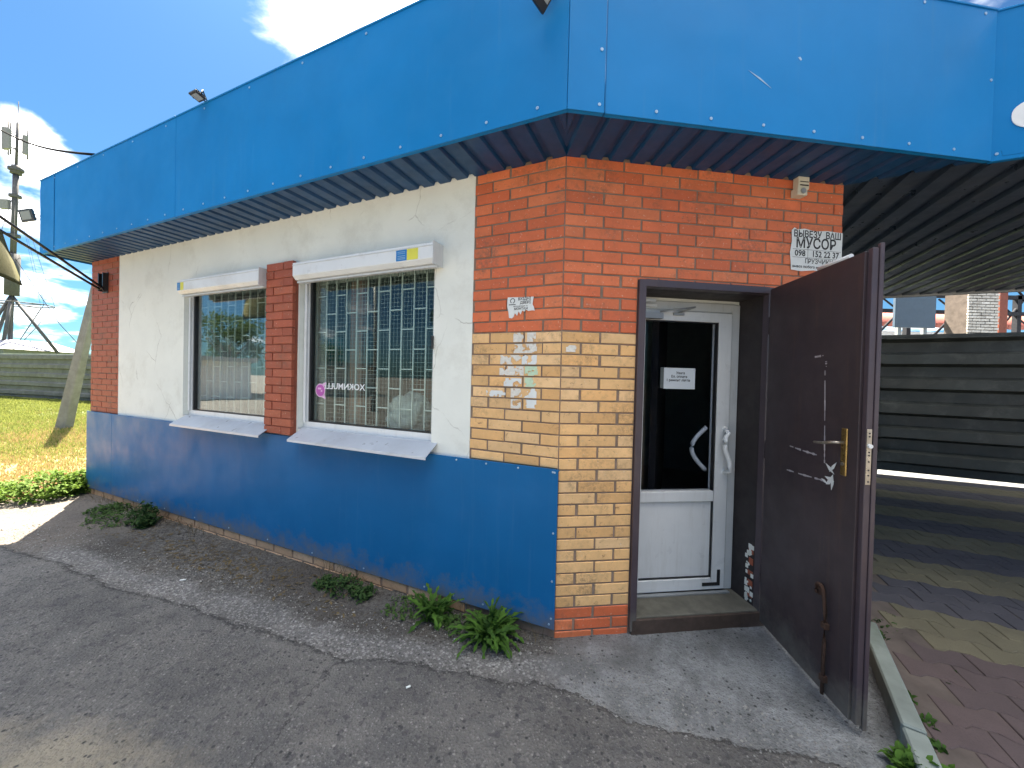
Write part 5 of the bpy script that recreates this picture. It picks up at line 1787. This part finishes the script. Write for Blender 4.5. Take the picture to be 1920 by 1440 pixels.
scatter_weed('weed', [(2.12, 1.92, .05, .05), (2.06, 1.78, .05, .06), (1.98, 1.66, .06, .05)], 150, .035, .011, M['leaf'], 'thin weeds growing in the joint between kerb and pavers', 11, kind='stuff')
scatter_weed('weed', [(2.58, 2.50, .10, .05), (2.75, 2.62, .07, .04), (2.45, 2.40, .05, .05)], 150, .035, .013, M['leaf_dark'], 'mossy weeds on the nearest yellow paver stripe behind the steel door', 12, kind='stuff')
scatter_weed('weed', [(2.45, 2.05, .05, .03), (2.62, 2.12, .04, .03), (2.3, 2.2, .05, .04)], 110, .03, .012, M['leaf_dark'], 'small weeds between the red brown pavers beside the kerb', 13, kind='stuff')
scatter_weed('weed', [(-.33, 2.47, .1, .03), (-.75, 2.65, .15, .03)], 120, .03, .010, M['leaf_dark'], 'tiny weeds in the dirt between the two leafy clumps', 14, kind='stuff')
# dry debris and stems on the soil below the windows
rnd = random.Random(31); mb = MB()
for i in range(1500):
    s = rnd.uniform(1.0, 4.9); b = rnd.uniform(.08, .42) + .05 * s * rnd.random()
    if rnd.random() > math.exp(-((s - 3.1) / 1.1) ** 2) + .15: continue
    p = FL(s, b, 0); z = gz(p.x, p.y)
    a = rnd.uniform(0, 6.283); l = rnd.uniform(.006, .028)
    d_ = Vector((math.cos(a), math.sin(a), rnd.uniform(-.1, .4))) * l; w_ = Vector((-math.sin(a), math.cos(a), rnd.uniform(-.3, .3))) * l * rnd.uniform(.15, .5)
    c_ = Vector((p.x, p.y, z + .004))
    mb.add([c_ - d_, c_ + w_, c_ + d_, c_ - w_], [(0, 1, 2, 3)])
mb.build('dry_leaf_litter', M['dry'], None, recalc=False, label='dry brown leaf litter on the soil below the windows', cat='litter', kind='stuff')

rnd = random.Random(77); mb = MB()
for i in range(260):
    s_ = rnd.choice([-.05, .45, .95, 1.6, 1.9, 3.9, 4.4, 5.0, 5.9]) + rnd.gauss(0, .12); b_ = abs(rnd.gauss(.04, .05)) + .03
    if s_ < .05: continue
    p = FL(s_, b_, 0); z = gz(p.x, p.y)
    h = rnd.uniform(.03, .13); a = rnd.uniform(0, 6.283); ln_ = rnd.uniform(.2, 1.3)
    tip = Vector((math.cos(a) * h * ln_ * .7, math.sin(a) * h * ln_ * .7, h))
    p0 = Vector((p.x, p.y, z)); mid = p0 + tip * .55 + ZV * h * .2
    mb.tube([p0, mid, p0 + tip], [.0016, .0012, .0005], 3, False)
mb.build('dry_grass', M['dry'], None, recalc=False, label='thin dry grass stems sticking up along the wall foot', cat='dry grass', kind='stuff')
# pebbles along the broken asphalt edge
rnd = random.Random(41); mb = MB()
for i in range(3600):
    s = rnd.uniform(-1.5, 5.6)
    b = edge_b(s) - rnd.random() ** .9 * .42 + rnd.gauss(0, .03)
    if b < .05: continue
    p = FL(s, b, 0)
    k = (p - KERB0).dot(kn)
    if k > -0.02: continue
    if (p - LA).dot(dF) > -0.1 and abs((p - LA).dot(nF)) < 0.02: continue
    r_ = abs(rnd.gauss(0, .0032)) + .0018
    z = ground_h(p.x, p.y)
    c_ = Vector((p.x, p.y, z + r_ * .3))
    vs = [c_ + Vector((rnd.uniform(.7, 1.3) * r_ * x, rnd.uniform(.7, 1.3) * r_ * y, rnd.uniform(.6, 1) * r_ * z_)) for x, y, z_ in ((1, 0, 0), (0, 1, 0), (-1, 0, 0), (0, -1, 0), (0, 0, 1), (0, 0, -1))]
    mb.add(vs, [(0, 1, 4), (1, 2, 4), (2, 3, 4), (3, 0, 4), (1, 0, 5), (2, 1, 5), (3, 2, 5), (0, 3, 5)])
M['pebble'] = surf('pale_pebbles', (0.26, 0.255, 0.24, 1), .9, .35, (0.12, .11, .1, 1), .6, 60)
mb.build('gravel', M['pebble'], None, recalc=False, label='loose pale gravel along the broken asphalt edge', cat='gravel', kind='stuff')
# litter: cigarette ends and paper bits
for i, (x, y, l, lab) in enumerate([(-0.33, 2.33, .03, 'white cigarette end lying between the two weed clumps'), (-2.62, 2.93, .04, 'white paper scrap on the ground below the left window'), (-0.52, 1.93, .02, 'tiny white litter speck on the asphalt near its broken edge')]):
    MB().tube([Vector((x, y, ground_h(x, y) + .006)), Vector((x + l, y + .01, ground_h(x, y) + .008))], .005, 6).build('cigarette_end', M['paper'], None, label=lab, cat='litter')

# grass blades on the lawn
rnd = random.Random(51)
vs, fs, fmat = [], [], []
cnt_b = 0
tries = 0
while cnt_b < 52000 and tries < 400000:
    tries += 1
    # denser close to the camera, restricted to what can be seen left of the shop
    t_ = rnd.random() ** 1.6
    dist = 6.6 + t_ * 27
    px_ = rnd.uniform(-60, 240)
    dx = (px_ - 960) / F_PX
    y = dist / math.sqrt(1 + dx * dx); x = y * dx
    p = Vector((x, y, 0))
    lw = (p - LAWN_A).dot(LAWN_N)
    if lw < 0.05: continue
    q_ = p - C0
    if q_.dot(dL) < 6.7 and q_.dot(nL) > -4.2: continue
    if (lw < 3.0) and rnd.random() < .88 - lw * .2: continue
    if mnoise.noise(Vector((x * .8, y * .8, 0))) < -.25 and rnd.random() < .6: continue
    h = rnd.uniform(.03, .085) * (1.25 if lw > 4 else .8)
    a = rnd.uniform(0, 6.283); w_ = .004 + .0006 * dist
    ln_ = Vector((rnd.gauss(0, .35), rnd.gauss(0, .35), 1)) * h
    z = ground_h(x, y)
    c_ = Vector((x, y, z)); d_ = Vector((math.cos(a), math.sin(a), 0)) * w_
    k = len(vs)
    vs += [c_ - d_, c_ + d_, c_ + ln_]
    fs.append((k, k + 1, k + 2)); cnt_b += 1
    fmat.append(1 if rnd.random() < (0.92 - 0.085 * lw + 0.5 * mnoise.noise(Vector((x * .5, y * .5, 4)))) else 0)
me = bpy.data.meshes.new('grass'); me.from_pydata([tuple(v) for v in vs], [], fs); me.materials.append(M['grass']); me.materials.append(M['straw']); me.polygons.foreach_set('material_index', fmat)
go = bpy.data.objects.new('grass', me); link(go); tag(go, 'patchy sunlit green and straw coloured grass left of the shop', 'grass', None, 'stuff')
# bright weeds under the passage fence
scatter_weed('grass_verge', [(-0, 0, .01, .01)], 1, .02, .01, M['leaf_sun'], None, 61) if False else None


# trees and pavilions across the road (seen mirrored in the windows)
def tree(loc, h, r, seed, lab):
    root = empty('broadleaf_tree', loc, lab, 'tree', 'trees across the road')
    rnd = random.Random(seed); lx = Vector(loc)
    mb = MB(); mb.tube([lx, lx + Vector((.1, 0, h * .3)), lx + Vector((0, .1, h * .62))], [.22, .17, .07], 8)
    for k in range(6):
        a = rnd.uniform(0, 6.28); mb.tube([lx + ZV * h * rnd.uniform(.3, .5), lx + Vector((math.cos(a) * r * .6, math.sin(a) * r * .6, h * rnd.uniform(.6, .8)))], [.08, .025], 6)
    mb.build('trunk', M['bark'], root)
    mb = MB(); cl = []
    for k in range(26):
        a = rnd.uniform(0, 6.28); rr_ = r * rnd.random() ** .5 * .8
        cl.append((lx + Vector((math.cos(a) * rr_, math.sin(a) * rr_, h * rnd.uniform(.42, .95))), r * rnd.uniform(.22, .42)))
    for i in range(4200):
        c_, cr2 = rnd.choice(cl)
        d_ = Vector((rnd.gauss(0, 1), rnd.gauss(0, 1), rnd.gauss(0, .8))).normalized() * cr2 * rnd.random() ** .4
        p = c_ + d_; s = rnd.uniform(.06, .14)
        u = Vector((rnd.gauss(0, 1), rnd.gauss(0, 1), rnd.gauss(0, 1))).normalized(); w_ = u.orthogonal().normalized()
        mb.add([p - u * s, p + w_ * s * .6, p + u * s, p - w_ * s * .6], [(0, 1, 2, 3)])
    mb.build('crown', M['tree_leaf'], root, recalc=False)


tree((-30, -4.5, 0), 4.0, 1.8, 1, 'round green tree beyond the pavilions mirrored in the left window')
tree((-20, -11.5, 0), 6.5, 2.6, 2, 'taller green tree mirrored in the larger window')
tree((-33, 1.0, 0), 6, 2.4, 3, 'small green tree mirrored low at the left of the left window')
tree((3, -22, 0), 8, 3.2, 4, 'wide green tree across the road behind the viewer')


def pavilion(x0, x1, y, h, mat, lab):
    root = empty('market_pavilion', ((x0 + x1) / 2, y, 0), lab, 'pavilion', 'pavilions across the road')
    MB().box(FW, x0, x1, y - 4, y, 0, h).build('wall', mat, root)
    MB().box(FW, x0 - .3, x1 + .3, y - 4.3, y + .5, h, h + .25).build('roof', M['galv'], root)
    x = x0 + .5
    while x < x1 - 1.4:
        w_ = MB().box(FW, x, x + 1.2, y + .002, y + .03, 1.0, 2.2).build('window', M['black'], root)
        x += 2.0


pavilion(-34, -26, 4.6, 2.3, M['white'], 'long white pavilion mirrored in the left window')
pavilion(-34, -27.5, -3.6, 2.3, M['plaster'], 'cream pavilion mirrored between the two windows')
pavilion(2, 12, -16, 3.0, M['roof_lav'], 'lavender grey pavilion across the road behind the viewer')
lp = empty('lamp_post', (-15, -2.6, 0), 'slim dark lamp post mirrored in the left window', 'lamp post')
MB().tube([Vector((-15, -2.6, 0)), Vector((-15, -2.6, 7.5))], [.11, .06], 8).build('post', M['galv'], lp)
MB().tube([Vector((-15, -2.6, 7.45)), Vector((-13.4, -2.2, 7.7))], [.05, .07], 8).build('lamp_head', M['galv'], lp)
